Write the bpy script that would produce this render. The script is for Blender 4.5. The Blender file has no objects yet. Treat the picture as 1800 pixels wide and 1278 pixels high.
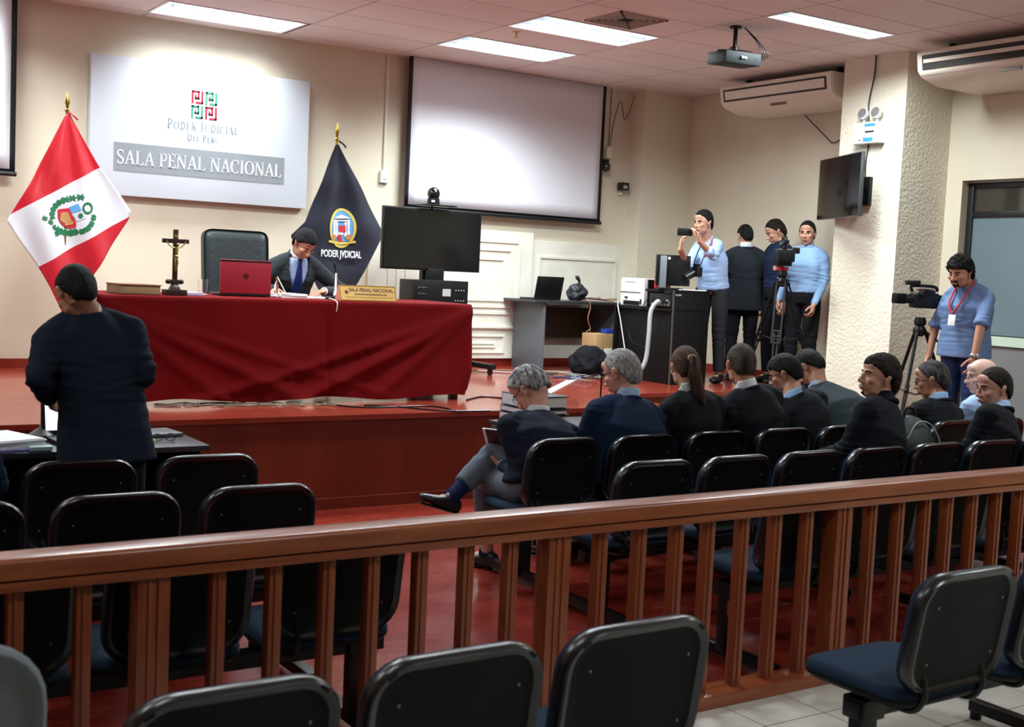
import bpy, bmesh, math, random
import numpy as np
from mathutils import Vector, Matrix, noise, Euler
random.seed(7)
SC = bpy.context.scene
COL = SC.collection
PI = math.pi
# ---------------------------------------------------------------- camera
F_PX = 2127.0
CAM = Vector((0, 0, 1.65))
def _axes(yaw, pitch, roll):
    cy, sy, cp, sp, cr, sr = math.cos(yaw), math.sin(yaw), math.cos(pitch), math.sin(pitch), math.cos(roll), math.sin(roll)
    fw = Vector((sy*cp, cy*cp, sp)); rt = Vector((cy, -sy, 0)); up = rt.cross(fw)
    return cr*rt + sr*up, cr*up - sr*rt, fw
RT, UP, FW = _axes(*[math.radians(v) for v in (33.73, -4.2566, 2.626)])
cd = bpy.data.cameras.new('camera'); cam = bpy.data.objects.new('camera', cd); COL.objects.link(cam)
cd.sensor_width = 36; cd.lens = F_PX/1800*36; cd.clip_start = .05; cd.clip_end = 60
cd.dof.use_dof = True; cd.dof.focus_distance = 9.5; cd.dof.aperture_fstop = 5.6
cam.matrix_world = Matrix(((RT.x, UP.x, -FW.x, CAM.x), (RT.y, UP.y, -FW.y, CAM.y), (RT.z, UP.z, -FW.z, CAM.z), (0, 0, 0, 1)))
SC.camera = cam
def at(x, y, **k):
    """real point seen at a photograph pixel, on the plane X=, Y= or Z="""
    d = RT*((x-900)/F_PX) - UP*((y-639)/F_PX) + FW
    a, v = list(k.items())[0]; i = 'XYZ'.index(a)
    return CAM + d*((v-CAM[i])/d[i])
# ---------------------------------------------------------------- world, exposure, lights
w = bpy.data.worlds.new('world'); SC.world = w; w.use_nodes = True
w.node_tree.nodes['Background'].inputs[0].default_value = (.8, .85, .95, 1)
w.node_tree.nodes['Background'].inputs[1].default_value = .3
SC.view_settings.view_transform = 'Standard'; SC.view_settings.look = 'None'
SC.view_settings.gamma = 1; SC.view_settings.use_curve_mapping = False
SC.view_settings.exposure = 0.30
ZC = 3.78
GX = [-4.33+1.26*i for i in range(12)]          # 5.75 is one of them
GY = [10.79-.61*i for i in range(25)]
# lamps: (x0, x1, y0, y1, watts, lanes); first row visible, the rest unseen, added for fill light
LAMPS = [(3.20, 4.46, 10.18, 10.79, 34, 3), (5.75, 7.01, 9.57, 10.18, 48, 3), (5.75, 7.01, 8.35, 8.96, 85, 3), (7.01, 8.27, 6.83, 7.13, 90, 2),
         (0.71, 1.97, 10.18, 10.79, 40, 3), (1.97, 3.23, 8.35, 8.96, 80, 3), (-1.81, -.55, 6.52, 7.13, 40, 3), (3.23, 4.49, 6.83, 7.13, 60, 2),
         (-.55, .71, 3.47, 4.08, 12, 3), (7.01, 8.27, 3.47, 4.08, 34, 3), (1.97, 3.23, .42, 1.03, 30, 3), (5.75, 7.01, .42, 1.03, 34, 3)]
def lamp_light(x0, x1, y0, y1, wt):
    l = bpy.data.lights.new('ceiling_lamp_light', 'AREA'); l.shape = 'RECTANGLE'; l.size = x1-x0-.12; l.size_y = y1-y0-.08
    l.energy = wt; l.spread = math.radians(125 if y1 > 10 else 160); l.color = (.86, .97, 1.0)
    o = bpy.data.objects.new('ceiling_lamp_light', l); COL.objects.link(o)
    o.location = ((x0+x1)/2, (y0+y1)/2, ZC-.012)
    return o
for a in LAMPS: lamp_light(*a[:5])  # lights the visible lamps and the added unseen fill lamps alike
# ---------------------------------------------------------------- materials
MATS = {}
def mat(name, col, rough=.5, metal=0, spec=.5, bump=None, var=None, coat=0, trans=0, emit=None, sss=0, sheen=0):
    if name in MATS: return MATS[name]
    m = bpy.data.materials.new(name); m.use_nodes = True; MATS[name] = m
    nt = m.node_tree; b = nt.nodes['Principled BSDF']
    b.inputs['Base Color'].default_value = (*col, 1); b.inputs['Roughness'].default_value = rough
    b.inputs['Metallic'].default_value = metal; b.inputs['Specular IOR Level'].default_value = spec
    b.inputs['Coat Weight'].default_value = coat; b.inputs['Transmission Weight'].default_value = trans
    if sheen: b.inputs['Sheen Weight'].default_value = sheen
    if sss:
        b.inputs['Subsurface Weight'].default_value = sss; b.inputs['Subsurface Radius'].default_value = (.02, .008, .004)
    if emit:
        b.inputs['Emission Color'].default_value = (*emit[0], 1); b.inputs['Emission Strength'].default_value = emit[1]
    tc = None
    if bump or var: tc = nt.nodes.new('ShaderNodeTexCoord')
    if bump:      # (scale, strength, distance, (sx,sy,sz), detail)
        sc, st, di = bump[:3]; s3 = bump[3] if len(bump) > 3 else (1, 1, 1); det = bump[4] if len(bump) > 4 else 3
        mp = nt.nodes.new('ShaderNodeMapping'); mp.inputs['Scale'].default_value = s3
        n = nt.nodes.new('ShaderNodeTexNoise'); n.inputs['Scale'].default_value = sc; n.inputs['Detail'].default_value = det
        bp = nt.nodes.new('ShaderNodeBump'); bp.inputs['Strength'].default_value = st; bp.inputs['Distance'].default_value = di
        nt.links.new(tc.outputs['Object'], mp.inputs[0]); nt.links.new(mp.outputs[0], n.inputs['Vector'])
        nt.links.new(n.outputs['Fac'], bp.inputs['Height']); nt.links.new(bp.outputs[0], b.inputs['Normal'])
    if var:       # (other colour, scale, (sx,sy,sz), lo, hi)
        c2, sc, s3, lo, hi = var
        mp = nt.nodes.new('ShaderNodeMapping'); mp.inputs['Scale'].default_value = s3
        n = nt.nodes.new('ShaderNodeTexNoise'); n.inputs['Scale'].default_value = sc; n.inputs['Detail'].default_value = 5
        r = nt.nodes.new('ShaderNodeValToRGB')
        r.color_ramp.elements[0].position = lo; r.color_ramp.elements[1].position = hi
        r.color_ramp.elements[0].color = (*col, 1); r.color_ramp.elements[1].color = (*c2, 1)
        nt.links.new(tc.outputs['Object'], mp.inputs[0]); nt.links.new(mp.outputs[0], n.inputs['Vector'])
        nt.links.new(n.outputs['Fac'], r.inputs[0]); nt.links.new(r.outputs[0], b.inputs['Base Color'])
    return m
def S(r, g, b): return tuple(((c/255)/12.92 if c <= 10 else ((c/255+.055)/1.055)**2.4) for c in (r, g, b))
def nodes_mat(name):
    m = bpy.data.materials.new(name); m.use_nodes = True; MATS[name] = m
    return m, m.node_tree, m.node_tree.nodes['Principled BSDF']
M_wall = mat('wall_paint', S(222, 212, 190), .75, bump=(90, .25, .004), var=(S(215, 204, 182), 1.2, (1, 1, 1), .4, .65))
M_stucco = mat('stucco_paint', S(226, 218, 198), .8, bump=(34, .6, .016, (1, 1, 1), 4))
M_wallwhite = mat('panel_paint', S(232, 228, 214), .5, var=(S(222, 216, 200), 3, (1, 1, 1), .45, .7))
M_black = mat('black_plastic', S(13, 14, 16), .35, bump=(300, .1, .001))
M_shell = mat('chair_shell_plastic', S(6, 7, 8), .6, spec=.2, bump=(220, .25, .002))
M_rim = mat('chair_rim_plastic', S(14, 18, 22), .27, spec=.8)
M_seat = mat('chair_fabric', S(30, 46, 66), .95, spec=.2, bump=(400, .6, .003))
M_bmetal = mat('black_powder_metal', S(12, 13, 15), .4, metal=.3)
M_chrome = mat('steel', S(190, 190, 190), .25, metal=1)
M_gold = mat('brass', S(196, 164, 80), .3, metal=1)
M_white = mat('white_plastic', S(228, 228, 224), .4)
M_paper = mat('paper', S(238, 238, 240), .8)
M_wood = None
def wood(name, c1, c2, rough=.3, coat=.3, axis=(1, 12, 12), scale=3):
    m, nt, b = nodes_mat(name)
    tc = nt.nodes.new('ShaderNodeTexCoord'); mp = nt.nodes.new('ShaderNodeMapping'); mp.inputs['Scale'].default_value = axis
    n = nt.nodes.new('ShaderNodeTexNoise'); n.inputs['Scale'].default_value = scale; n.inputs['Detail'].default_value = 6
    r = nt.nodes.new('ShaderNodeValToRGB'); r.color_ramp.elements[0].position = .35; r.color_ramp.elements[1].position = .68
    r.color_ramp.elements[0].color = (*c1, 1); r.color_ramp.elements[1].color = (*c2, 1)
    nt.links.new(tc.outputs['Object'], mp.inputs[0]); nt.links.new(mp.outputs[0], n.inputs['Vector'])
    nt.links.new(n.outputs['Fac'], r.inputs[0]); nt.links.new(r.outputs[0], b.inputs['Base Color'])
    b.inputs['Roughness'].default_value = rough; b.inputs['Coat Weight'].default_value = coat; b.inputs['Coat Roughness'].default_value = .15
    return m
M_rail = wood('varnished_rail_wood', S(132, 62, 32), S(160, 86, 46), .35, .3, (1, 10, 10))
M_post = wood('varnished_post_wood', S(122, 54, 28), S(152, 78, 40), .35, .3, (10, 10, 1))
M_stagefront = wood('stage_front_laminate', S(98, 32, 16), S(114, 42, 22), .34, .3, (2, 2, .5), 2)
def red_floor(name, plank, c1, c2, rough, scr):
    m, nt, b = nodes_mat(name)
    L = nt.links.new
    tc = nt.nodes.new('ShaderNodeTexCoord')
    br = nt.nodes.new('ShaderNodeTexBrick'); br.inputs['Scale'].default_value = 1
    br.inputs['Brick Width'].default_value = plank[0]; br.inputs['Row Height'].default_value = plank[1]
    br.inputs['Mortar Size'].default_value = .0015; br.inputs['Color1'].default_value = (*c1, 1); br.inputs['Color2'].default_value = (*c2, 1)
    br.inputs['Mortar'].default_value = (*[v*.35 for v in c1], 1)
    L(tc.outputs['Object'], br.inputs['Vector'])
    n = nt.nodes.new('ShaderNodeTexNoise'); n.inputs['Scale'].default_value = 2.2; n.inputs['Detail'].default_value = 6
    L(tc.outputs['Object'], n.inputs['Vector'])
    mp = nt.nodes.new('ShaderNodeMapping'); mp.inputs['Scale'].default_value = (3, 22, 1); mp.inputs['Rotation'].default_value = (0, 0, .5)
    n2 = nt.nodes.new('ShaderNodeTexNoise'); n2.inputs['Scale'].default_value = 1.6; n2.inputs['Detail'].default_value = 8; n2.inputs['Distortion'].default_value = 1.2
    L(tc.outputs['Object'], mp.inputs[0]); L(mp.outputs[0], n2.inputs['Vector'])
    r = nt.nodes.new('ShaderNodeValToRGB'); r.color_ramp.elements[0].position = .60; r.color_ramp.elements[1].position = .78
    L(n2.outputs['Fac'], r.inputs[0])
    mx = nt.nodes.new('ShaderNodeMix'); mx.data_type = 'RGBA'
    ml = nt.nodes.new('ShaderNodeMath'); ml.operation = 'MULTIPLY'; ml.inputs[1].default_value = scr
    L(r.outputs[0], ml.inputs[0]); L(ml.outputs[0], mx.inputs[0]); L(br.outputs['Color'], mx.inputs[6])
    mx.inputs[7].default_value = (*S(196, 120, 104), 1)
    L(mx.outputs[2], b.inputs['Base Color']); b.inputs['Coat Weight'].default_value = .35; b.inputs['Coat Roughness'].default_value = .08
    mr = nt.nodes.new('ShaderNodeMapRange'); mr.inputs['To Min'].default_value = rough; mr.inputs['To Max'].default_value = rough+.22
    L(n.outputs['Fac'], mr.inputs[0]); L(mr.outputs[0], b.inputs['Roughness'])
    bp = nt.nodes.new('ShaderNodeBump'); bp.inputs['Strength'].default_value = .25; bp.inputs['Distance'].default_value = .004
    L(n.outputs['Fac'], bp.inputs['Height']); L(bp.outputs[0], b.inputs['Normal'])
    return m
M_parquet = red_floor('red_parquet', (.6, .075), S(122, 34, 24), S(138, 44, 30), .16, .45)
M_stagetop = red_floor('stage_boards', (1.2, .3), S(126, 44, 30), S(134, 50, 34), .13, .10)
def tile_mat():
    m, nt, b = nodes_mat('floor_tile')
    L = nt.links.new
    tc = nt.nodes.new('ShaderNodeTexCoord'); sx = nt.nodes.new('ShaderNodeSeparateXYZ'); L(tc.outputs['Object'], sx.inputs[0])
    outs = []
    for ax, off in (('X', 3.94), ('Y', 2.80)):
        a = nt.nodes.new('ShaderNodeMath'); a.operation = 'SUBTRACT'; a.inputs[1].default_value = off-32.0
        d = nt.nodes.new('ShaderNodeMath'); d.operation = 'DIVIDE'; d.inputs[1].default_value = .32
        f = nt.nodes.new('ShaderNodeMath'); f.operation = 'FRACT'
        g = nt.nodes.new('ShaderNodeMath'); g.operation = 'LESS_THAN'; g.inputs[1].default_value = .014
        L(sx.outputs[ax], a.inputs[0]); L(a.outputs[0], d.inputs[0]); L(d.outputs[0], f.inputs[0]); L(f.outputs[0], g.inputs[0]); outs.append(g)
    mxx = nt.nodes.new('ShaderNodeMath'); mxx.operation = 'MAXIMUM'; L(outs[0].outputs[0], mxx.inputs[0]); L(outs[1].outputs[0], mxx.inputs[1])
    n = nt.nodes.new('ShaderNodeTexNoise'); n.inputs['Scale'].default_value = 5; n.inputs['Detail'].default_value = 6; L(tc.outputs['Object'], n.inputs['Vector'])
    r = nt.nodes.new('ShaderNodeValToRGB'); r.color_ramp.elements[0].position = .35; r.color_ramp.elements[1].position = .7
    r.color_ramp.elements[0].color = (*S(192, 188, 178), 1); r.color_ramp.elements[1].color = (*S(218, 214, 204), 1)
    L(n.outputs['Fac'], r.inputs[0])
    mx = nt.nodes.new('ShaderNodeMix'); mx.data_type = 'RGBA'; L(mxx.outputs[0], mx.inputs[0]); L(r.outputs[0], mx.inputs[6]); mx.inputs[7].default_value = (*S(52, 48, 44), 1)
    L(mx.outputs[2], b.inputs['Base Color']); b.inputs['Roughness'].default_value = .35
    return m
M_tile = tile_mat()
def ceil_mat():
    m, nt, b = nodes_mat('ceiling_tile')
    L = nt.links.new
    tc = nt.nodes.new('ShaderNodeTexCoord'); sx = nt.nodes.new('ShaderNodeSeparateXYZ'); L(tc.outputs['Object'], sx.inputs[0])
    outs = []
    for ax, off, st, wd in (('X', 5.75, 1.26, .008), ('Y', 10.79, .61, .008)):
        a = nt.nodes.new('ShaderNodeMath'); a.operation = 'SUBTRACT'; a.inputs[1].default_value = off-wd/2-st*40
        d = nt.nodes.new('ShaderNodeMath'); d.operation = 'DIVIDE'; d.inputs[1].default_value = st
        f = nt.nodes.new('ShaderNodeMath'); f.operation = 'FRACT'
        g = nt.nodes.new('ShaderNodeMath'); g.operation = 'LESS_THAN'; g.inputs[1].default_value = wd/st
        L(sx.outputs[ax], a.inputs[0]); L(a.outputs[0], d.inputs[0]); L(d.outputs[0], f.inputs[0]); L(f.outputs[0], g.inputs[0]); outs.append(g)
    mxx = nt.nodes.new('ShaderNodeMath'); mxx.operation = 'MAXIMUM'; L(outs[0].outputs[0], mxx.inputs[0]); L(outs[1].outputs[0], mxx.inputs[1])
    n = nt.nodes.new('ShaderNodeTexNoise'); n.inputs['Scale'].default_value = .9; n.inputs['Detail'].default_value = 2; L(tc.outputs['Object'], n.inputs['Vector'])
    r = nt.nodes.new('ShaderNodeValToRGB'); r.color_ramp.elements[0].position = .35; r.color_ramp.elements[1].position = .7
    r.color_ramp.elements[0].color = (*S(222, 208, 202), 1); r.color_ramp.elements[1].color = (*S(232, 220, 214), 1)
    L(n.outputs['Fac'], r.inputs[0])
    mx = nt.nodes.new('ShaderNodeMix'); mx.data_type = 'RGBA'; L(mxx.outputs[0], mx.inputs[0]); L(r.outputs[0], mx.inputs[6]); mx.inputs[7].default_value = (*S(92, 78, 74), 1)
    L(mx.outputs[2], b.inputs['Base Color']); b.inputs['Roughness'].default_value = .9
    n3 = nt.nodes.new('ShaderNodeTexNoise'); n3.inputs['Scale'].default_value = 120; L(tc.outputs['Object'], n3.inputs['Vector'])
    bp = nt.nodes.new('ShaderNodeBump'); bp.inputs['Strength'].default_value = .3; bp.inputs['Distance'].default_value = .003
    L(n3.outputs['Fac'], bp.inputs['Height']); L(bp.outputs[0], b.inputs['Normal'])
    return m
M_ceil = ceil_mat()
# ---------------------------------------------------------------- mesh helpers
def box(bm, c, s, bev=0, rot=None, seg=2, taper=None):
    r = bmesh.ops.create_cube(bm, size=1); vs = r['verts']
    for v in vs:
        v.co = Vector((v.co.x*s[0], v.co.y*s[1], v.co.z*s[2]))
        if taper and v.co.z > 0: v.co.x *= taper; v.co.y *= taper
    if bev:
        es = list({e for v in vs for e in v.link_edges})
        q = bmesh.ops.bevel(bm, geom=es, offset=bev, segments=seg, affect='EDGES', profile=.6)
        vs = list({v for f in q['faces'] for v in f.verts} | {v for v in vs if v.is_valid})
    M = (rot.to_matrix() if isinstance(rot, Euler) else rot) if rot is not None else None
    for v in vs:
        if M is not None: v.co = M @ v.co
        v.co += Vector(c)
    return vs
def b2(bm, lo, hi, bev=0, seg=2):
    lo = Vector(lo); hi = Vector(hi); return box(bm, (lo+hi)/2, hi-lo, bev, seg=seg)
def frame_of(t, hint=None):
    t = t.normalized(); h = Vector(hint) if hint is not None else Vector((0, 0, 1))
    if abs(t.dot(h)) > .98*h.length: h = Vector((1, 0, 0))
    x = (h - t*h.dot(t)).normalized(); return x, t.cross(x).normalized()
def loft(bm, cs, rs, hint=None, n=14, power=2.0, cap=True, tang=None):
    """rings along centres; rs = (a along hint, b across) ; closed"""
    cs = [Vector(c) for c in cs]; rings = []
    for i, c in enumerate(cs):
        t = tang[i] if tang else (cs[min(i+1, len(cs)-1)]-cs[max(i-1, 0)])
        t = Vector(t)
        h = hint[i] if isinstance(hint, list) else hint
        x, y = frame_of(t, h); a, b = rs[i] if isinstance(rs[i], (tuple, list)) else (rs[i], rs[i])
        ring = []
        for k in range(n):
            th = 2*PI*k/n; co, si = math.cos(th), math.sin(th)
            if power != 2: co = math.copysign(abs(co)**(2/power), co); si = math.copysign(abs(si)**(2/power), si)
            ring.append(bm.verts.new(c + x*a*co + y*b*si))
        rings.append(ring)
    for r0, r1 in zip(rings, rings[1:]):
        for k in range(n): bm.faces.new((r0[k], r0[(k+1) % n], r1[(k+1) % n], r1[k]))
    if cap:
        bm.faces.new(list(reversed(rings[0]))); bm.faces.new(rings[-1])
    return rings
def cyl(bm, p, q, r, r2=None, n=16): return loft(bm, [p, q], [r, r if r2 is None else r2], n=n)
def tube(bm, pts, r, n=8, smooth=True, per=6):
    pts = [Vector(p) for p in pts]
    if smooth and len(pts) > 2:
        out = []
        for i in range(len(pts)-1):
            p0, p1, p2, p3 = pts[max(i-1, 0)], pts[i], pts[i+1], pts[min(i+2, len(pts)-1)]
            for k in range(per):
                t = k/per
                out.append(.5*((2*p1)+(p2-p0)*t+(2*p0-5*p1+4*p2-p3)*t*t+(3*p1-p0-3*p2+p3)*t**3))
        out.append(pts[-1]); pts = out
    t = (pts[1]-pts[0]).normalized(); x, y = frame_of(t); rings = []
    for i, c in enumerate(pts):
        t2 = (pts[min(i+1, len(pts)-1)]-pts[max(i-1, 0)])
        if t2.length < 1e-7: t2 = t
        t2.normalize(); x = (x-t2*x.dot(t2)).normalized(); y = t2.cross(x)
        rr = r[i*len(r)//len(pts)] if isinstance(r, (list, tuple)) else r
        rings.append([bm.verts.new(c+x*rr*math.cos(2*PI*k/n)+y*rr*math.sin(2*PI*k/n)) for k in range(n)])
    for r0, r1 in zip(rings, rings[1:]):
        for k in range(n): bm.faces.new((r0[k], r0[(k+1) % n], r1[(k+1) % n], r1[k]))
    bm.faces.new(list(reversed(rings[0]))); bm.faces.new(rings[-1])
def ell(bm, c, r, R=None, u=18, v=12):
    q = bmesh.ops.create_uvsphere(bm, u_segments=u, v_segments=v, radius=1)
    r = Vector(r) if not isinstance(r, (int, float)) else Vector((r, r, r))
    for x in q['verts']:
        p = Vector((x.co.x*r.x, x.co.y*r.y, x.co.z*r.z))
        if R is not None: p = R @ p
        x.co = p+Vector(c)
    return q['verts']
def lathe(bm, c, prof, n=24, R=None):
    rings = []
    for (r, z) in prof:
        rings.append([bm.verts.new((R if R is not None else Matrix.Identity(3)) @ Vector((r*math.cos(2*PI*k/n), r*math.sin(2*PI*k/n), z))+Vector(c)) for k in range(n)])
    for r0, r1 in zip(rings, rings[1:]):
        for k in range(n): bm.faces.new((r0[k], r0[(k+1) % n], r1[(k+1) % n], r1[k]))
    bm.faces.new(list(reversed(rings[0]))); bm.faces.new(rings[-1])
def prism(bm, pts, d):
    """closed polygon pts extruded by vector d"""
    d = Vector(d); a = [bm.verts.new(Vector(p)) for p in pts]; b = [bm.verts.new(Vector(p)+d) for p in pts]
    n = len(a); bm.faces.new(a); bm.faces.new(list(reversed(b)))
    for i in range(n): bm.faces.new((a[i], b[i], b[(i+1) % n], a[(i+1) % n]))
def grid(bm, nu, nv, fn, closed=False):
    V = [[bm.verts.new(fn(i/(nu if closed else nu-1), j/(nv-1))) for i in range(nu)] for j in range(nv)]
    for j in range(nv-1):
        for i in range(nu if closed else nu-1):
            bm.faces.new((V[j][i], V[j][(i+1) % nu], V[j+1][(i+1) % nu], V[j+1][i]))
    return V
def obj(name, bm, m, parent=None, smooth=True, label=None, solid=0, ang=40):
    me = bpy.data.meshes.new(name)
    bmesh.ops.recalc_face_normals(bm, faces=bm.faces[:])
    if smooth:
        for f in bm.faces: f.smooth = True
        ca = math.radians(ang)
        for e in bm.edges:
            if len(e.link_faces) == 2 and e.calc_face_angle(0) > ca: e.smooth = False
    bm.to_mesh(me); bm.free()
    for x in (m if isinstance(m, (list, tuple)) else [m]): me.materials.append(x)
    o = bpy.data.objects.new(name, me); COL.objects.link(o)
    if parent is not None:
        o.parent = parent; o.matrix_parent_inverse = Matrix.Identity(4)
    if label: o['label'] = label
    if solid:
        s = o.modifiers.new('s', 'SOLIDIFY'); s.thickness = solid; s.offset = 0
    return o
def tag(o, label=None, cat=None, group=None, kind=None):
    if label: o['label'] = label
    if cat: o['category'] = cat
    if group: o['group'] = group
    if kind: o['kind'] = kind
    return o
def thing(name, label, cat, loc=(0, 0, 0), rz=0, group=None):
    o = bpy.data.objects.new(name, None); COL.objects.link(o); o.location = loc; o.rotation_euler = (0, 0, rz); o.empty_display_size = .1
    return tag(o, label, cat, group)
def struct(name, bm, m, smooth=False, parent=None):
    o = obj(name, bm, m, parent, smooth)
    if parent is None: o['kind'] = 'structure'
    return o
def dup(root, loc, rz=None, label=None):
    r = root.copy(); COL.objects.link(r); r.location = loc
    if rz is not None: r.rotation_euler = (0, 0, rz)
    if label: r['label'] = label
    for ch in list(root.children):
        c = ch.copy(); COL.objects.link(c); c.parent = r
        for g in list(ch.children):
            d = g.copy(); COL.objects.link(d); d.parent = c
    return r
B = bmesh.new
def text_mesh(name, s, size, m, parent, loc, rot, ext=.002, align='CENTER', shear=0, wscale=1):
    cu = bpy.data.curves.new('t', 'FONT'); cu.body = s; cu.size = size; cu.extrude = ext; cu.align_x = align; cu.align_y = 'CENTER'; cu.shear = shear; cu.offset = size*.022
    o = bpy.data.objects.new('t', cu); COL.objects.link(o)
    bpy.context.view_layer.update()
    me = bpy.data.meshes.new_from_object(o.evaluated_get(bpy.context.evaluated_depsgraph_get()))
    bpy.data.objects.remove(o); me.name = name
    me.transform(Matrix.Diagonal((wscale, 1, 1, 1)))
    me.materials.clear(); me.materials.append(m)
    q = bpy.data.objects.new(name, me); COL.objects.link(q); q.location = loc; q.rotation_euler = rot
    if parent is not None: q.parent = parent
    return q
# a small serif alphabet, drawn as strokes (unit height): (points, width)
def _arc(cx, cy, rx, ry, a0, a1, n=12): return [(cx+rx*math.cos(math.radians(a0+(a1-a0)*i/n)), cy+ry*math.sin(math.radians(a0+(a1-a0)*i/n))) for i in range(n+1)]
TK, TN = .13, .045
def _stem(x): return [([(x, 0), (x, 1)], TK), ([(x-.12, .02), (x+.12, .02)], TN), ([(x-.12, .98), (x+.12, .98)], TN)]
SERIF = {
 'S': (.55, [(_arc(.28, .76, .2, .22, 30, 180), .07), ([(.08, .76), (.14, .6), (.28, .5), (.44, .38), (.48, .25)], .12), (_arc(.28, .24, .2, .22, 0, -150), .07), ([(.46, .98), (.46, .74)], TN), ([(.09, .26), (.09, .02)], TN)]),
 'A': (.74, [([(.1, 0), (.37, 1)], .05), ([(.37, 1), (.64, 0)], TK), ([(.2, .34), (.54, .34)], TN), ([(0, .02), (.22, .02)], TN), ([(.5, .02), (.76, .02)], TN)]),
 'L': (.62, _stem(.16)+[([(.1, .02), (.56, .02)], TN), ([(.56, 0), (.56, .24)], TN)]),
 'P': (.6, _stem(.16)+[([(.16, .97), (.34, .97)], TN), (_arc(.33, .72, .2, .25, 90, -90), .08), ([(.16, .47), (.34, .47)], TN)]),
 'E': (.62, _stem(.16)+[([(.1, .02), (.56, .02)], TN), ([(.56, 0), (.56, .24)], TN), ([(.1, .98), (.54, .98)], TN), ([(.54, 1), (.54, .78)], TN), ([(.16, .52), (.42, .52)], TN), ([(.42, .62), (.42, .42)], TN)]),
 'N': (.8, [([(.13, 0), (.13, 1)], .05), ([(.13, 1), (.66, 0)], TK), ([(.66, 0), (.66, 1)], .05), ([(.02, .02), (.25, .02)], TN), ([(.02, .98), (.16, .98)], TN), ([(.54, .98), (.78, .98)], TN)]),
 'C': (.7, [(_arc(.38, .5, .3, .49, 40, 140), .05), (_arc(.38, .5, .3, .49, 130, 230), TK), (_arc(.38, .5, .3, .49, 220, 322), .05), ([(.62, .98), (.62, .7)], TN)]),
 'I': (.36, _stem(.18)),
 'O': (.78, [(_arc(.39, .5, .31, .49, 50, 130), .05), (_arc(.39, .5, .31, .49, 125, 235), TK), (_arc(.39, .5, .31, .49, 230, 310), .05), (_arc(.39, .5, .31, .49, 305, 415), TK)]),
 'D': (.74, _stem(.16)+[([(.16, .97), (.34, .97)], TN), (_arc(.34, .5, .32, .47, 90, -90), .11), ([(.16, .03), (.34, .03)], TN)]),
 'R': (.7, _stem(.16)+[([(.16, .97), (.34, .97)], TN), (_arc(.33, .74, .19, .23, 90, -90), .08), ([(.16, .51), (.34, .51)], TN), ([(.34, .5), (.62, .02)], TK), ([(.54, .02), (.72, .02)], TN)]),
 'J': (.42, [([(.26, 1), (.26, .1)], TK), (_arc(.14, .08, .13, .14, 0, -120), .06), ([(.14, .98), (.4, .98)], TN)]),
 'U': (.76, [([(.15, 1), (.15, .3)], TK), (_arc(.38, .3, .23, .28, 180, 360), .06), ([(.61, .3), (.61, 1)], .05), ([(.03, .98), (.28, .98)], TN), ([(.5, .98), (.72, .98)], TN)]),
 'Ú': (.76, [([(.15, 1), (.15, .3)], TK), (_arc(.38, .3, .23, .28, 180, 360), .06), ([(.61, .3), (.61, 1)], .05), ([(.36, 1.08), (.48, 1.24)], .07)]),
 ' ': (.3, [])}
def serif_text(bm, s, h, origin, ux, uz, dn, small=None, track=.06, center=True):
    """flat lettering on a plane: ux right, uz up, dn thickness vector; small = height factor of non-initial letters"""
    ux, uz, o = Vector(ux), Vector(uz), Vector(origin); dn = Vector(dn)
    def run(draw):
        x = 0; first = True
        for ch in s:
            wd, st = SERIF[ch]; k = h*(1 if (first or not small) else small)
            first = (ch == ' ')
            if draw:
                for pts, wid in st:
                    P2 = [Vector(p) for p in pts]
                    L, Rr = [], []
                    for i, p in enumerate(P2):
                        t = (P2[min(i+1, len(P2)-1)]-P2[max(i-1, 0)]).normalized(); nn = Vector((-t.y, t.x))*wid/2
                        L.append(p+nn); Rr.append(p-nn)
                    for i in range(len(P2)-1):
                        q = [L[i], L[i+1], Rr[i+1], Rr[i]]
                        prism(bm, [o+ux*(x0+x+c.x*k)+uz*(c.y*k) for c in q], dn)
            x += (wd+track)*k
        return x
    x0 = 0; W = run(False); x0 = -W/2 if center else 0
    run(True)
def W(name, bm, m, parent, smooth=True, label=None, solid=0, ang=40):
    """part whose mesh is written in world coordinates"""
    o = obj(name, bm, m, parent, smooth, label, solid, ang)
    p = parent; M = Matrix.Identity(4)
    while p is not None:
        M = Matrix.LocRotScale(p.location, p.rotation_euler, p.scale) @ M if p.type == 'EMPTY' else M
        p = p.parent
    if parent.type == 'EMPTY': o.matrix_parent_inverse = M.inverted()
    return o
# ---------------------------------------------------------------- the room
YW, XR, HS = 11.01, 9.54, .64
bm = B(); b2(bm, (-4.33, 3.40, -.1), (XR, 7.5, 0)); struct('floor', bm, M_parquet)
bm = B(); b2(bm, (-4.33, -4, -.1), (XR, 3.40, 0)); struct('floor.001', bm, M_tile)
bm = B(); b2(bm, (-4.33, YW, -.1), (XR+.2, YW+.2, ZC+.3)); struct('wall_back', bm, M_wall)
bm = B(); b2(bm, (8.84, 10.77, HS), (XR, YW, ZC)); struct('wall_pilaster', bm, M_stucco)
bm = B(); b2(bm, (-4.53, -4, -.1), (-4.33, YW, ZC+.3)); struct('wall_left', bm, M_wall)
bm = B(); b2(bm, (-4.33, -4.2, -.1), (XR, -4, ZC+.3)); struct('wall_front', bm, M_wall)
bm = B(); b2(bm, (XR, 7.03, -.1), (XR+.25, YW, ZC+.3)); b2(bm, (XR, -4, -.1), (XR+.25, 4.9, ZC+.3)); b2(bm, (XR, 4.9, 2.68), (XR+.25, 7.03, ZC+.3)); b2(bm, (XR, 4.9, -.1), (XR+.25, 7.03, .32))
struct('wall_right', bm, M_wall)
bm = B(); box(bm, (9.215, 7.565, (HS+ZC)/2-.16), (.65, .73, ZC-HS+.32)); struct('trim_1', bm, M_stucco)
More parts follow.
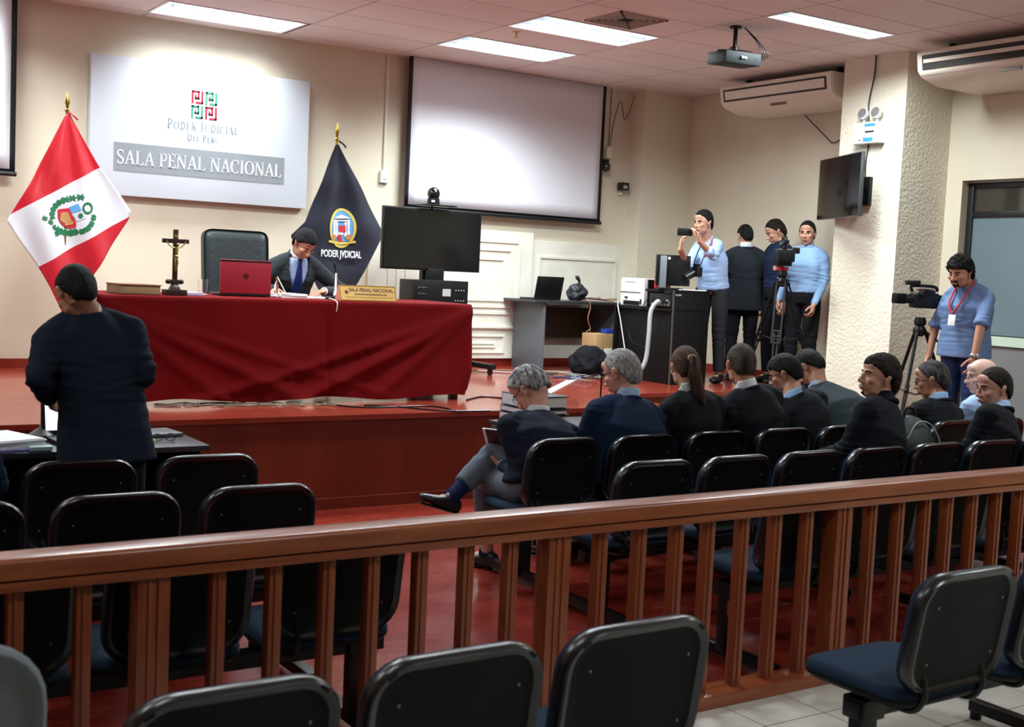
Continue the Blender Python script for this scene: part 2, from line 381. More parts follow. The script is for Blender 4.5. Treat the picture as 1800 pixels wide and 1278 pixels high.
# ceiling with openings for the lamps
bm = B()
for i in range(len(GX)-1):
    for j in range(len(GY)-1):
        x0, x1, y1, y0 = GX[i], GX[i+1], GY[j], GY[j+1]
        hole = False
        for L_ in LAMPS:
            if abs(L_[0]-x0) < .1 and L_[2] >= y0-.05 and L_[3] <= y1+.05:
                hole = True
                if L_[3]-L_[2] < .4: b2(bm, (x0, L_[3], ZC), (x1, y1, ZC+.01)); b2(bm, (x0, y0, ZC), (x1, L_[2], ZC+.01))
        if not hole: b2(bm, (x0, y0, ZC), (x1, y1, ZC+.01))
b2(bm, (-4.33, 10.79, ZC), (XR, YW, ZC+.01)); b2(bm, (GX[-1], -4, ZC), (XR, 10.79, ZC+.01)); b2(bm, (-4.33, -4, ZC), (XR, GY[-1], ZC+.01))
bm2 = B(); b2(bm2, (-4.33, -4, ZC+.22), (XR, YW, ZC+.3))
struct('ceiling', bm, M_ceil); struct('ceiling.001', bm2, M_ceil)
# stage
bm = B(); outline = [(-4.33, 7.40), (6.5, 7.40), (6.5, 8.24), (XR, 8.24), (XR, YW), (-4.33, YW)]
prism(bm, [(x, y, HS-.035) for x, y in outline], (0, 0, .035)); struct('floor.002', bm, M_stagetop)
bm = B(); prism(bm, [(x, y+(.02 if y < 9 else 0), 0) for x, y in outline], (0, 0, HS-.035)); struct('trim_2', bm, M_stagefront)
bm = B(); b2(bm, (-4.33, 7.385, 0), (6.5, 7.42, .075)); struct('trim_3', bm, M_stagefront)
bm = B(); b2(bm, (7.9, 5.7, 0), (XR, 8.24, .32)); struct('floor.003', bm, M_stagetop)
M_base = mat('red_baseboard', S(128, 34, 20), .35, coat=.3)
bm = B(); b2(bm, (-4.33, YW-.018, HS), (8.84, YW, HS+.085)); struct('baseboard_back', bm, M_base)
bm = B(); b2(bm, (XR-.015, 7.93, HS), (XR, 10.77, HS+.085)); struct('baseboard_right', bm, M_base)
# white panelling on the back wall
def rframe(bm, x0, x1, z0, z1, y0, w, t):
    b2(bm, (x0, y0-t, z1-w), (x1, y0, z1), .003); b2(bm, (x0, y0-t, z0), (x1, y0, z0+w), .003)
    b2(bm, (x0, y0-t, z0+w), (x0+w, y0, z1-w), .003); b2(bm, (x1-w, y0-t, z0+w), (x1, y0, z1-w), .003)
bm = B(); b2(bm, (5.55, YW-.05, HS+.085), (7.53, YW, 2.10), .004)
yb = YW-.05
for k, (rx, zt, zb) in enumerate(((7.36, 2.0, 1.20), (7.26, 1.91, 1.27), (7.17, 1.81, 1.34))):
    rframe(bm, 5.75+.1*k, rx, zb, zt, yb, .03, .014)
b2(bm, (5.55, yb-.03, 1.05), (7.53, yb, 1.075), .004)
for k, (rx, zt, zb) in enumerate(((7.2, .98, .78), (7.08, .90, .84))): rframe(bm, 5.8+.1*k, rx, zb, zt, yb, .022, .014)
struct('trim_4', bm, M_wallwhite)
bm = B(); b2(bm, (7.53, YW-.02, HS+.085), (8.84, YW, 2.02), .003); rframe(bm, 7.62, 8.72, 1.0, 1.86, YW-.02, .03, .015); struct('trim_5', bm, M_wallwhite)
# door with frosted glass
M_dkframe = mat('dark_door_frame', S(24, 26, 26), .4)
M_doorgrey = mat('grey_door_panel', S(122, 124, 122), .5)
M_frost = mat('frosted_glass', S(108, 128, 134), .25, spec=.6)
M_dkglass = mat('transom_glass', S(58, 52, 44), .08, spec=.8)
t = thing('door_1', None, None, (XR+.12, 6, .32)); t['kind'] = 'structure'
bm = B(); xd = XR+.12
for y in (7.0, 5.95, 4.93): b2(bm, (xd-.03, y-.03, .32), (xd+.03, y+.03, 2.66), .004)
for z in (2.64, 2.38, 1.27, .36): b2(bm, (xd-.028, 4.93, z-.025), (xd+.028, 7.0, z+.025), .004)
W('door_frame', bm, M_dkframe, t)
bm = B(); b2(bm, (xd-.006, 4.95, 1.29), (xd+.006, 7.0, 2.37)); W('door_glass', bm, M_frost, t)
bm = B(); b2(bm, (xd-.006, 4.95, 2.4), (xd+.006, 7.0, 2.63)); W('transom_glass', bm, M_dkglass, t)
bm = B(); b2(bm, (xd-.012, 4.95, .36), (xd+.012, 7.0, 1.25)); W('lower_panel', bm, M_doorgrey, t)
bm = B(); b2(bm, (xd-.036, 5.1, 1.20), (xd-.028, 6.72, 1.285)); W('notice_strip', bm, mat('pale_green_notice', S(196, 214, 190), .5), t, label='pale green notice strip across the door')
# ---------------------------------------------------------------- ceiling lamps
M_reflect = mat('lamp_reflector', S(225, 228, 232), .3, spec=.7)
M_louvre = mat('lamp_louvre', S(214, 220, 228), .22, metal=.6)
M_tubeg = mat('lamp_tube', (1, 1, 1), .4, emit=((.93, .97, 1.0), 9))
M_lframe = mat('lamp_frame', S(225, 222, 220), .5)
lamp_labels = ['recessed fluorescent ceiling lamp above the white courtroom sign', 'fluorescent ceiling lamp nearest the middle projection screen', 'fluorescent ceiling lamp in the ceiling beside the air vent', 'narrow two-row fluorescent ceiling lamp to the right of the projector',
    ]+['unseen ceiling lamp added over the room for fill light']*8
for li, (x0, x1, y0, y1, wt, lanes) in enumerate(LAMPS):
    cx, cy = (x0+x1)/2, (y0+y1)/2
    t = thing('ceiling_lamp', lamp_labels[li], 'lamp', (cx, cy, ZC), 0, 'unseen ceiling lamps added for fill light' if li > 3 else 'recessed lamps over the stage')
    lx, ly = (x1-x0)/2, (y1-y0)/2
    bm = B()
    b2(bm, (-lx, -ly, .10), (lx, ly, .11)); b2(bm, (-lx, -ly, 0), (-lx+.012, ly, .1)); b2(bm, (lx-.012, -ly, 0), (lx, ly, .1)); b2(bm, (-lx, -ly, 0), (lx, -ly+.012, .1)); b2(bm, (-lx, ly-.012, 0), (lx, ly, .1))
    obj('housing', bm, M_reflect, t, False)
    bm = B(); e = .022
    b2(bm, (-lx, -ly, -.006), (lx, -ly+e, .002)); b2(bm, (-lx, ly-e, -.006), (lx, ly, .002)); b2(bm, (-lx, -ly+e, -.006), (-lx+e, ly-e, .002)); b2(bm, (lx-e, -ly+e, -.006), (lx, ly-e, .002))
    obj('frame', bm, M_lframe, t, False)
    if li < 4:
        bm = B(); w_ = (2*ly-2*e)/lanes
        for k in range(1, lanes): y = -ly+e+k*w_; b2(bm, (-lx+e, y-.005, 0), (lx-e, y+.005, .045))
        nc = 14
        for k in range(1, nc): x = -lx+e+k*(2*lx-2*e)/nc; b2(bm, (x-.003, -ly+e, .002), (x+.003, ly-e, .04))
        obj('louvre', bm, M_louvre, t, False)
        bm = B()
        for k in range(lanes): y = -ly+e+(k+.5)*w_; cyl(bm, (-lx+.05, y, .07), (lx-.05, y, .07), .014, n=10)
        obj('tube', bm, M_tubeg, t)
    else:
        bm = B(); b2(bm, (-lx+e, -ly+e, .0), (lx-e, ly-e, .01)); obj('diffuser', bm, mat('fill_lamp_diffuser', (1, 1, 1), .5, emit=((.95, .97, 1), 2.5)), t)  # glowing panel, used only on the added unseen fill lamps
# air vent, sprinkler
M_vent = mat('vent_paint', S(170, 150, 138), .6); M_dark = mat('dark_void', S(26, 24, 24), .8)
t = thing('ceiling_vent', 'square louvred air vent in the ceiling behind a fluorescent lamp', 'vent', (6.33, 8.02, ZC))
bm = B()
for k in range(6):
    r = .245-.04*k; z = -.012+.002*k
    for (a, b, c, d) in ((-r, -r, r, -r+.018), (-r, r-.018, r, r), (-r, -r, -r+.018, r), (r-.018, -r, r, r)): b2(bm, (a, b, z), (c, d, z+.012))
obj('slat', bm, M_vent, t, False)
bm = B(); b2(bm, (-.24, -.24, -.002), (.24, .24, 0)); obj('backing', bm, M_dark, t, False)
p = at(908, 56, Z=ZC)
bm = B(); cyl(bm, (0, 0, 0), (0, 0, -.008), .035); cyl(bm, (0, 0, -.008), (0, 0, -.05), .008); cyl(bm, (0, 0, -.05), (0, 0, -.054), .022)
o = obj('fire_sprinkler', bm, M_gold); o.location = p; tag(o, 'small brass fire sprinkler in the ceiling between two lamps', 'sprinkler')
# ---------------------------------------------------------------- sign
M_board = mat('sign_board', S(208, 213, 222), .5, spec=.3); M_band = mat('sign_grey_band', S(138, 142, 148), .5); M_ltw = mat('white_lettering', S(240, 242, 246), .5)
M_crim = mat('crimson_print', S(178, 26, 52), .5); M_grn = mat('green_print', S(58, 128, 104), .5); M_faint = mat('faint_grey_print', S(128, 134, 146), .5)
ys = YW-.09
sx0, sx1, sz0, sz1 = 2.775, 4.82, 2.18, 3.39
t = thing('wall_sign', 'large white board with a red and green emblem and SALA PENAL NACIONAL', 'sign', ((sx0+sx1)/2, YW, sz0))
bm = B(); b2(bm, (sx0, ys, sz0), (sx1, YW-.01, sz1), .006); W('board', bm, M_board, t)
a = at(200, 274, Y=ys); d = at(499, 303, Y=ys)
bm = B(); b2(bm, (a.x, ys-.004, a.z-.125), (d.x, ys, a.z+.125)); bz = a.z; W('grey_band', bm, M_band, t, False)
bm = B(); serif_text(bm, 'SALA PENAL NACIONAL', .122, ((a.x+d.x)/2, ys-.0045, bz-.062), (1, 0, 0), (0, 0, 1), (0, -.003, 0), track=.03); 
W('lettering', bm, M_ltw, t, False)
c = at(359, 185, Y=ys); u = .0145
bm = B(); bg = B()
def pj(bm, ox, oz, q):   # four cells of bent strokes; q = grid unit
    def bar(x0, z0, x1, z1): b2(bm, (ox+x0*q, ys-.004, oz+z0*q), (ox+x1*q, ys-.001, oz+z1*q))
    bar(0, 0, 1.3, 8); bar(0, 6.8, 5.1, 8); bar(3.9, 2.7, 5.1, 8); bar(2.2, 2.7, 5.1, 3.9); bar(2.2, 2.7, 3.2, 5.4); bar(6.3, 0, 7.6, 8); bar(2.6, 0, 7.6, 1.2)
pj(bm, c.x-8.3*u, c.z+.5*u, u); pj(bm, c.x+.7*u, c.z-8.7*u, u); pj(bg, c.x+.7*u, c.z+.5*u, u); pj(bg, c.x-8.3*u, c.z-8.7*u, u)
W('emblem_red', bm, M_crim, t, False); W('emblem_green', bg, M_grn, t, False)
c2 = at(358, 225, Y=ys)
bm = B(); serif_text(bm, 'PODER JUDICIAL', .085, (c2.x, ys-.004, c2.z-.03), (1, 0, 0), (0, 0, 1), (0, -.002, 0), small=.78, track=.1)
W('faint_lettering', bm, M_faint, t, False); bm = B(); serif_text(bm, 'DEL PERÚ', .062, (c2.x, ys-.004, c2.z-.125), (1, 0, 0), (0, 0, 1), (0, -.002, 0), small=.8, track=.1)
W('faint_lettering', bm, M_faint, t, False)
# ---------------------------------------------------------------- projection screens
M_screen = mat('screen_sheet', S(226, 226, 234), .6)
M_sback = mat('screen_border', S(10, 12, 15), .5)
def pscreen(label, x0, x1, z0):
    t = thing('projection_screen', label, 'projection screen', ((x0+x1)/2, YW-.12, z0)); y = YW-.12
    bm = B(); grid(bm, 30, 12, lambda a, b: Vector((x0+(x1-x0)*a, y+.006*math.sin(a*9)*b, z0+.03+(ZC-.035-z0)*(1-b)))); W('sheet_border', bm, M_sback, t, solid=.003)
    bm = B(); grid(bm, 30, 12, lambda a, b: Vector((x0+.045+(x1-x0-.09)*a, y-.004+.006*math.sin((.02+a*.96)*9)*b, z0+.06+(ZC-.065-z0)*(1-b)))); W('sheet', bm, M_screen, t, solid=.002)
    bm = B(); cyl(bm, (x0-.01, y, z0+.02), (x1+.01, y, z0+.02), .02); W('weight_bar', bm, M_sback, t)
pscreen('white pull-down projection screen in the middle of the back wall', 5.87, 8.37, 2.24)
pscreen('white pull-down projection screen cut off at the left edge', -.5, 2.16, 2.27)
# ---------------------------------------------------------------- wall conduit, boxes, cameras
def cable(label, pts, r, m, per=6, name='cable', cat='cable', group=None, n=6):
    bm = B(); tube(bm, pts, r, n=n, per=per); o = obj(name, bm, m); return tag(o, label, cat, group)
M_cream = mat('cream_conduit', S(226, 218, 200), .5)
bm = B(); b2(bm, (5.67, YW-.025, 2.62), (5.70, YW, ZC), .003); tag(obj('cable_trunking', bm, M_cream), 'thin cream cable trunking running up the back wall left of the screen', 'conduit')
t = thing('wall_switch_box', 'small white switch box at the foot of the wall trunking', 'switch', (5.685, YW, 2.55))
bm = B(); b2(bm, (5.64, YW-.045, 2.5), (5.73, YW, 2.62), .006); W('switch_box', bm, M_white, t)
bm = B(); b2(bm, (5.665, YW-.05, 2.53), (5.71, YW-.044, 2.59), .003); W('switch_button', bm, mat('switch_face', S(205, 205, 200), .4), t)
bm = B(); b2(bm, (8.47, YW-.06, 3.0), (8.55, YW, 3.13), .006); tag(obj('junction_box', bm, M_cream), 'cream junction box high on the wall right of the screen', 'box')
t = thing('dome_camera', 'small dark dome camera beneath the cream junction box', 'camera', (8.45, YW, 2.9))
bm = B(); b2(bm, (8.40, YW-.1, 2.92), (8.48, YW, 2.98), .01); W('mount_arm', bm, M_black, t)
bm = B(); ell(bm, (8.44, YW-.1, 2.89), (.05, .05, .055)); W('dome', bm, mat('smoked_dome', S(40, 42, 46), .1, spec=.8), t)
t = thing('motion_sensor', 'black box sensor on the back wall beside the textured pilaster', 'sensor', (8.74, YW, 2.7))
bm = B(); b2(bm, (8.66, YW-.12, 2.65), (8.77, YW-.03, 2.74), .01); W('sensor_body', bm, M_black, t)
bm = B(); b2(bm, (8.68, YW-.125, 2.67), (8.74, YW-.119, 2.71), .002); W('sensor_lens', bm, M_chrome, t)
bm = B(); b2(bm, (8.70, YW-.04, 2.60), (8.74, YW, 2.68), .004); W('bracket', bm, M_cream, t)
M_cord = mat('dark_cord', S(50, 40, 34), .6)
cable('thin cable dropping from the ceiling to the cream junction box', [(8.53, YW-.01, ZC), (8.53, YW-.01, 3.4), (8.52, YW-.01, 3.13)], .004, M_cord)
cable('slack cable looping from ceiling to the pilaster top', [(8.86, YW-.04, ZC), (8.80, YW-.04, 3.62), (8.72, YW-.03, 3.45), (8.66, YW-.02, 3.66), (8.58, YW-.01, 3.4), (8.54, YW-.01, 3.1)], .004, M_cord)
# ---------------------------------------------------------------- air conditioners
M_ac = mat('ac_casing', S(226, 216, 200), .4); M_acd = mat('ac_slot', S(36, 32, 30), .6)
def ac(label, y0, y1, xf, zt, shut):
    t = thing('air_conditioner', label, 'air conditioner', (XR-.4, (y0+y1)/2, zt-.25))
    prof = [(xf, zt), (xf-.01, zt-.03), (xf+.015, zt-.17), (xf+.06, zt-.215), (xf+.28, zt-.27), (XR-.02, zt-.27), (XR-.02, zt)]
    bm = B(); prism(bm, [(x, y0, z) for x, z in prof], (0, y1-y0, 0))
    bmesh.ops.bevel(bm, geom=[e for e in bm.edges], offset=.012, segments=3, affect='EDGES')
    W('casing', bm, M_ac, t)
    n = Vector((.14, 0, -.0255)).normalized()
    R = Matrix(((0, .176, -.984), (1, 0, 0), (0, -.984, -.176))).to_3x3()
    def slab(bm, ya, yb_, za, zb, th):
        k = lambda z: xf-.01+(zt-.03-z)/.14*.025
        prism(bm, [(k(za)-th, ya, za), (k(zb)-th, ya, zb), (k(zb)+.01, ya, zb), (k(za)+.01, ya, za)], (0, yb_-ya, 0))
    bm = B(); slab(bm, y0+.07, y1-.06, zt-.045, zt-.165, .004); W('air_slot', bm, M_acd, t, False)
    bm = B()
    if shut: slab(bm, y0+.09, y1-.09, zt-.065, zt-.148, .012)
    else: slab(bm, y0+.08, y1-.08, zt-.082, zt-.112, .014)
    W('louvre_flap', bm, M_ac, t)
    bm = B(); ym = (y0+y1)/2-.1; b2(bm, (xf+.08, ym, zt-.245), (xf+.1, ym+.2, zt-.222)); W('name_plate', bm, mat('ac_plate', S(120, 104, 92), .4), t, False)
    for y in (y0+.15, y1-.15): bm = B(); b2(bm, (xf+.25, y-.02, zt-.01), (xf+.3, y+.02, ZC), .002); W('hanger', bm, M_bmetal, t)
ac('white ceiling-hung air conditioner between the projector and the pillar', 8.05, 9.58, 8.86, 3.70, True)
ac('white ceiling-hung air conditioner cut off at the right edge', 5.2, 6.9, 8.62, 3.70, False)
cable('thin brown cable hanging in a V below the air conditioner', [(9.5, 9.0, 3.45), (9.52, 8.6, 3.12), (9.52, 8.55, 3.12), (9.52, 7.95, 3.36)], .006, M_cord, per=1)
# ---------------------------------------------------------------- projector
px, py = 7.13, 7.56
t = thing('ceiling_projector', 'black projector hanging from the ceiling on a short pole', 'projector', (px, py, ZC))
bm = B(); cyl(bm, (px, py, ZC), (px, py, ZC-.015), .05); W('ceiling_plate', bm, M_bmetal, t)
bm = B(); cyl(bm, (px, py, ZC-.01), (px, py, ZC-.2), .018); cyl(bm, (px, py, ZC-.17), (px, py, ZC-.2), .035)
for sx_, sy_ in ((-.12, -.08), (.12, -.08), (-.12, .08), (.12, .08)): tube(bm, [(px, py, ZC-.19), (px+sx_, py+sy_, ZC-.2), (px+sx_, py+sy_, ZC-.225)], .006, per=1)
W('pole', bm, M_bmetal, t)
bm = B(); box(bm, (px, py, ZC-.27), (.36, .27, .10), .015, Euler((math.radians(3), 0, math.radians(-8)))); W('projector_body', bm, mat('projector_casing', S(20, 25, 28), .55, spec=.25), t)
bm = B(); cyl(bm, (px-.1, py+.12, ZC-.27), (px-.1, py+.17, ZC-.27), .035); W('lens', bm, mat('lens_glass', S(14, 16, 20), .05, spec=.9), t)
bm = B()
for k in range(6): box(bm, (px-.04+.038*k, py-.14+.004*k, ZC-.275), (.028, .014, .02), .002)
W('port', bm, mat('port_metal', S(150, 156, 162), .3, metal=.7), t)
for k, (dx, dz) in enumerate(((.05, 0), (.08, .01), (.12, .02))):
    cable('black cables looping from the ceiling into the projector', [(px+.08, py-.02, ZC), (px+.16+dx*.4, py-.06, ZC-.1), (px+.19+dx, py-.08, ZC-.2), (px+.16+dx*.3, py-.12, ZC-.27), (px+.1+.02*k, py-.15, ZC-.275)], .005, M_black, group='projector cables')
# ---------------------------------------------------------------- emergency light, pillar tv
M_sig = mat('emergency_box', S(220, 228, 226), .4); M_blue = mat('blue_label', S(50, 140, 200), .4)
t = thing('emergency_light', 'white emergency light with two round lamps on the pillar', 'emergency light', (8.89, 7.56, 3.0)); xp = 8.89
bm = B(); b2(bm, (xp-.09, 7.40, 2.98), (xp, 7.70, 3.17), .006); W('battery_box', bm, M_sig, t)
bm = B(); b2(bm, (xp-.093, 7.45, 3.13), (xp-.089, 7.57, 3.155)); b2(bm, (xp-.093, 7.47, 2.995), (xp-.089, 7.58, 3.03)); W('blue_label', bm, M_blue, t, False)
bm = B(); b2(bm, (xp-.093, 7.46, 3.075), (xp-.089, 7.56, 3.09)); W('switch_strip', bm, M_black, t, False)
bm = B(); cyl(bm, (xp-.095, 7.62, 3.01), (xp-.088, 7.62, 3.01), .008); W('test_button', bm, M_crim, t)
for y in (7.47, 7.62):
    bm = B(); Rl = Euler((0, math.radians(-75), 0)).to_matrix(); lathe(bm, (xp-.05, y, 3.25), [(.02, -.045), (.045, -.02), (.055, .02), (.05, .025)], 20, Rl); W('lamp_head', bm, M_white, t)
    bm = B(); lathe(bm, (xp-.052, y, 3.251), [(.001, .024), (.046, .024), (.046, .03), (.001, .034)], 20, Rl); W('lamp_lens', bm, mat('lens_chrome', S(200, 205, 210), .12, metal=.8), t)
    bm = B(); cyl(bm, (xp-.045, y, 3.165), (xp-.045, y, 3.22), .012); W('lamp_neck', bm, M_white, t)
cable('black cable running from the ceiling down to the emergency light', [(8.88, 7.56, ZC), (8.875, 7.56, 3.6), (8.87, 7.60, 3.35), (8.87, 7.58, 3.17)], .007, M_black)
cable('black cable between the emergency light and the wall television', [(8.88, 7.58, 2.98), (8.87, 7.59, 2.8), (8.87, 7.58, 2.62)], .006, M_black)
t = thing('wall_television', 'black flat television mounted on the light face of the pillar', 'television', (8.89, 7.56, 2.3))
M_tvglass = mat('tv_screen_glass', S(12, 13, 15), .12, spec=.6); M_tvedge = mat('tv_edge', S(92, 96, 98), .3, metal=.6)
A_ = Vector((8.49, 7.30, 0)); C_ = Vector((8.90, 8.15, 0)); dr = (C_-A_).normalized(); nr = Vector((-dr.y, dr.x, 0))   # nr faces the stage
def slabp(bm, a, d, n, l0, l1, z0, z1, n0, n1, bev=.003):
    R = Matrix((d, n, Vector((0, 0, 1)))).transposed()
    c = a+d*((l0+l1)/2)+n*((n0+n1)/2); c = Vector((c.x, c.y, (z0+z1)/2)); box(bm, c, (l1-l0, n1-n0, z1-z0), bev, R)
bm = B(); slabp(bm, A_, dr, nr, 0, .95, 2.295, 2.865, -.025, .012, .004); W('housing', bm, M_tvedge, t)
bm = B(); slabp(bm, A_, dr, nr, .008, .942, 2.305, 2.857, .011, .0145, .001); W('screen', bm, M_tvglass, t)
bm = B(); slabp(bm, A_, dr, nr, .35, .6, 2.48, 2.68, -.05, -.025); slabp(bm, Vector((8.875, 7.56, 0)), Vector((0, 1, 0)), Vector((-1, 0, 0)), -.05, .05, 2.42, 2.68, -.02, .03)
for z in (2.48, 2.62): box(bm, (8.79, 7.62, z), (.2, .05, .03), .004, Euler((0, 0, -.35))); box(bm, (8.86, 7.57, z), (.05, .05, .1), .004)
W('wall_bracket', bm, M_bmetal, t)
# ---------------------------------------------------------------- flags
M_flagred = mat('flag_satin_red', S(206, 24, 44), .38, sheen=.1, bump=(60, .15, .002)); M_flagwhite = mat('flag_satin_white', S(236, 234, 238), .42, sheen=.3)
M_navyfl = mat('navy_velvet', S(24, 27, 44), .85, bump=(200, .2, .002), sheen=.1)
def lerp_poly(pts, y):
    for (x0, y0), (x1, y1) in zip(pts, pts[1:]):
        if y <= y1 or (x1, y1) == pts[-1]: return x0+(x1-x0)*((y-y0)/(y1-y0) if y1 > y0 else 0)
def flag_cloth(L, R, Yf, fold, nu=40, nv=90):
    y0, y1 = L[0][1], L[-1][1]
    def fn(u, v):
        y = y0+(y1-y0)*v; xl, xr = lerp_poly(L, y), lerp_poly(R, y)
        p = at(xl+(xr-xl)*u, y, Y=Yf); p.y += fold(p.x, p.z); return p
    bm = B(); grid(bm, nu, nv, fn); return bm
YF = 10.1
pk = at(118, 205, Y=YF)
def fold1(x, z):
    dx, dz = x-pk.x, pk.z-z; an = math.atan2(dx, dz+.08)
    return .035*math.sin(an*16+.6)*min(1, dz*2.2)*max(.25, 1-dz*.45)+.02*math.sin(x*19+z*7)*min(1, dz)
def band_flag_mat(lines, cols):
    """colours split by straight lines a*x + b*z = c in object space"""
    m, nt, b = nodes_mat('two_colour_satin'); L = nt.links.new
    tc = nt.nodes.new('ShaderNodeTexCoord'); sx = nt.nodes.new('ShaderNodeSeparateXYZ'); L(tc.outputs['Object'], sx.inputs[0])
    prev = None
    for (p, q) in lines:
        d = q-p; na, nb = -d.z, d.x; cc = na*p.x+nb*p.z
        m1 = nt.nodes.new('ShaderNodeMath'); m1.operation = 'MULTIPLY'; m1.inputs[1].default_value = na; L(sx.outputs['X'], m1.inputs[0])
        m2 = nt.nodes.new('ShaderNodeMath'); m2.operation = 'MULTIPLY'; m2.inputs[1].default_value = nb; L(sx.outputs['Z'], m2.inputs[0])
        ad = nt.nodes.new('ShaderNodeMath'); ad.operation = 'ADD'; L(m1.outputs[0], ad.inputs[0]); L(m2.outputs[0], ad.inputs[1])
        gt = nt.nodes.new('ShaderNodeMath'); gt.operation = 'GREATER_THAN'; gt.inputs[1].default_value = cc; L(ad.outputs[0], gt.inputs[0])
        if prev is None: prev = gt
        else:
            sb = nt.nodes.new('ShaderNodeMath'); sb.operation = 'SUBTRACT'; L(gt.outputs[0], sb.inputs[0]); L(prev.outputs[0], sb.inputs[1]); prev = sb
    mx = nt.nodes.new('ShaderNodeMix'); mx.data_type = 'RGBA'; mx.inputs[6].default_value = (*cols[0], 1); mx.inputs[7].default_value = (*cols[1], 1)
    L(prev.outputs[0], mx.inputs[0]); L(mx.outputs[2], b.inputs['Base Color']); b.inputs['Roughness'].default_value = .4; b.inputs['Sheen Weight'].default_value = .3
    return m
M_peru = band_flag_mat([(at(19, 377, Y=YF), at(175, 295, Y=YF)), (at(68, 469, Y=YF), at(227, 381, Y=YF))], (S(196, 18, 38), S(220, 218, 224)))
def flag(label, peak, tip, bot, Yf, cloth_bm, cloth_m):
    a = at(*peak, Y=Yf+.03); tp = at(*tip, Y=Yf+.03)
    t = thing('standing_flag', label, 'flag', (a.x, Yf+.05, HS))
    bm = B(); cyl(bm, (a.x, Yf+.05, HS+.06), (a.x, Yf+.03, a.z+.04), .014); W('pole', bm, M_gold, t)
    bm = B(); lathe(bm, (a.x, Yf+.05, HS), [(.16, 0), (.16, .03), (.05, .07), (.02, .1)]); W('base', bm, M_gold, t)
    bm = B(); h = tp.z-a.z; lathe(bm, (a.x, Yf+.03, a.z+.02), [(.016, 0), (.02, .02), (.012, .03), (.014, h*.35), (.022, h*.45), (.012, h*.8), (.001, h)], 12); W('finial', bm, M_gold, t)
    o = W('flag_cloth', cloth_bm, cloth_m, t, solid=.004)
    bm = B(); tube(bm, [(a.x, Yf-.01, a.z+.02), (a.x+.04, Yf-.03, a.z-.01), (a.x+.07, Yf-.02, a.z-.035)], .008); W('tie', bm, cloth_m, t)
    return t, o
tf, fc = flag('red and white flag with a green wreath coat of arms, left of the sign', (118, 202), (118, 166), None, YF,
    flag_cloth([(116, 200), (60, 310), (19, 377), (12, 388), (68, 470), (88, 505), (118, 566)], [(122, 200), (172, 288), (214, 348), (230, 372), (226, 386), (165, 482), (124, 566)], YF, fold1), M_peru)
def patch(bm, pts, fold, Yf, off=.006):
    cx = sum(p[0] for p in pts)/len(pts); cy = sum(p[1] for p in pts)/len(pts)
    def q(x, y): p = at(x, y, Y=Yf); p.y += fold(p.x, p.z)-off; return p
    c = bm.verts.new(q(cx, cy)); n = len(pts)
    mid = [bm.verts.new(q(cx+(p[0]-cx)*.5, cy+(p[1]-cy)*.5)) for p in pts]; out = [bm.verts.new(q(*p)) for p in pts]
    for i in range(n):
        j = (i+1) % n; bm.faces.new((c, mid[i], mid[j])); bm.faces.new((mid[i], out[i], out[j], mid[j]))
def epoly(cx, cy, rx, ry, rot=0, n=18): 
    c, s = math.cos(rot), math.sin(rot); return [(cx+c*rx*math.cos(2*PI*k/n)-s*ry*math.sin(2*PI*k/n), cy+s*rx*math.cos(2*PI*k/n)+c*ry*math.sin(2*PI*k/n)) for k in range(n)]
def ringpatch(bm, cx, cy, rx, ry, w_, fold, Yf, off, rot=0, n=24):
    o_, i_ = epoly(cx, cy, rx, ry, rot, n), epoly(cx, cy, rx-w_, ry-w_, rot, n)
    def q(x, y): p = at(x, y, Y=Yf); p.y += fold(p.x, p.z)-off; return bm.verts.new(p)
    a = [q(*p) for p in o_]; b = [q(*p) for p in i_]
    for k in range(n): bm.faces.new((a[k], a[(k+1) % n], b[(k+1) % n], b[k]))
zz = lambda x, y: (x/3.873, 150+y/3.873)      # crop coordinates of the flag close-up
M_leaf = mat('embroidered_green', S(24, 112, 70), .6); M_tan = mat('embroidered_tan', S(190, 146, 92), .6); M_sky = mat('embroidered_blue', S(96, 160, 214), .6); M_erd = mat('embroidered_red', S(200, 34, 44), .6); M_egold = mat('embroidered_gold', S(220, 196, 90), .5); M_ewh = mat('embroidered_white', S(226, 230, 232), .6)
bm = B()
def leaves(a, b, c, n, l, w_):
    for k in range(n):
        s = k/(n-1); x = (1-s)**2*a[0]+2*s*(1-s)*b[0]+s*s*c[0]; y = (1-s)**2*a[1]+2*s*(1-s)*b[1]+s*s*c[1]
        tx, ty = 2*(1-s)*(b[0]-a[0])+2*s*(c[0]-b[0]), 2*(1-s)*(b[1]-a[1])+2*s*(c[1]-b[1]); an = math.atan2(ty, tx)
        for sg in (-.85, 0, .85): patch(bm, epoly(*zz(x, y), l/3.873, w_/3.873, an+sg, 8), fold1, YF, .007)
leaves((352, 890), (350, 775), (545, 762), 8, 30, 8); leaves((400, 985), (450, 1012), (505, 1000), 4, 30, 10); leaves((515, 1000), (610, 1000), (632, 900), 5, 24, 11)
leaves((300, 905), (370, 940), (385, 1010), 4, 22, 7)
W('wreath', bm, M_leaf, fc)
bm = B(); ringpatch(bm, *zz(592, 836), 9.2, 10.4, 3.6, fold1, YF, .008); W('civic_crown', bm, M_leaf, fc)
bm = B(); patch(bm, [zz(*p) for p in ((392, 845), (470, 835), (520, 940), (520, 965), (480, 975), (420, 945), (395, 905))], fold1, YF, .008); W('shield_red', bm, M_erd, fc)
bm = B(); patch(bm, [zz(*p) for p in ((415, 865), (465, 862), (495, 935), (485, 955), (455, 945), (410, 920))], fold1, YF, .011)
patch(bm, [zz(*p) for p in ((445, 930), (500, 925), (500, 945), (450, 955))], fold1, YF, .012); W('cornucopia', bm, M_tan, fc)
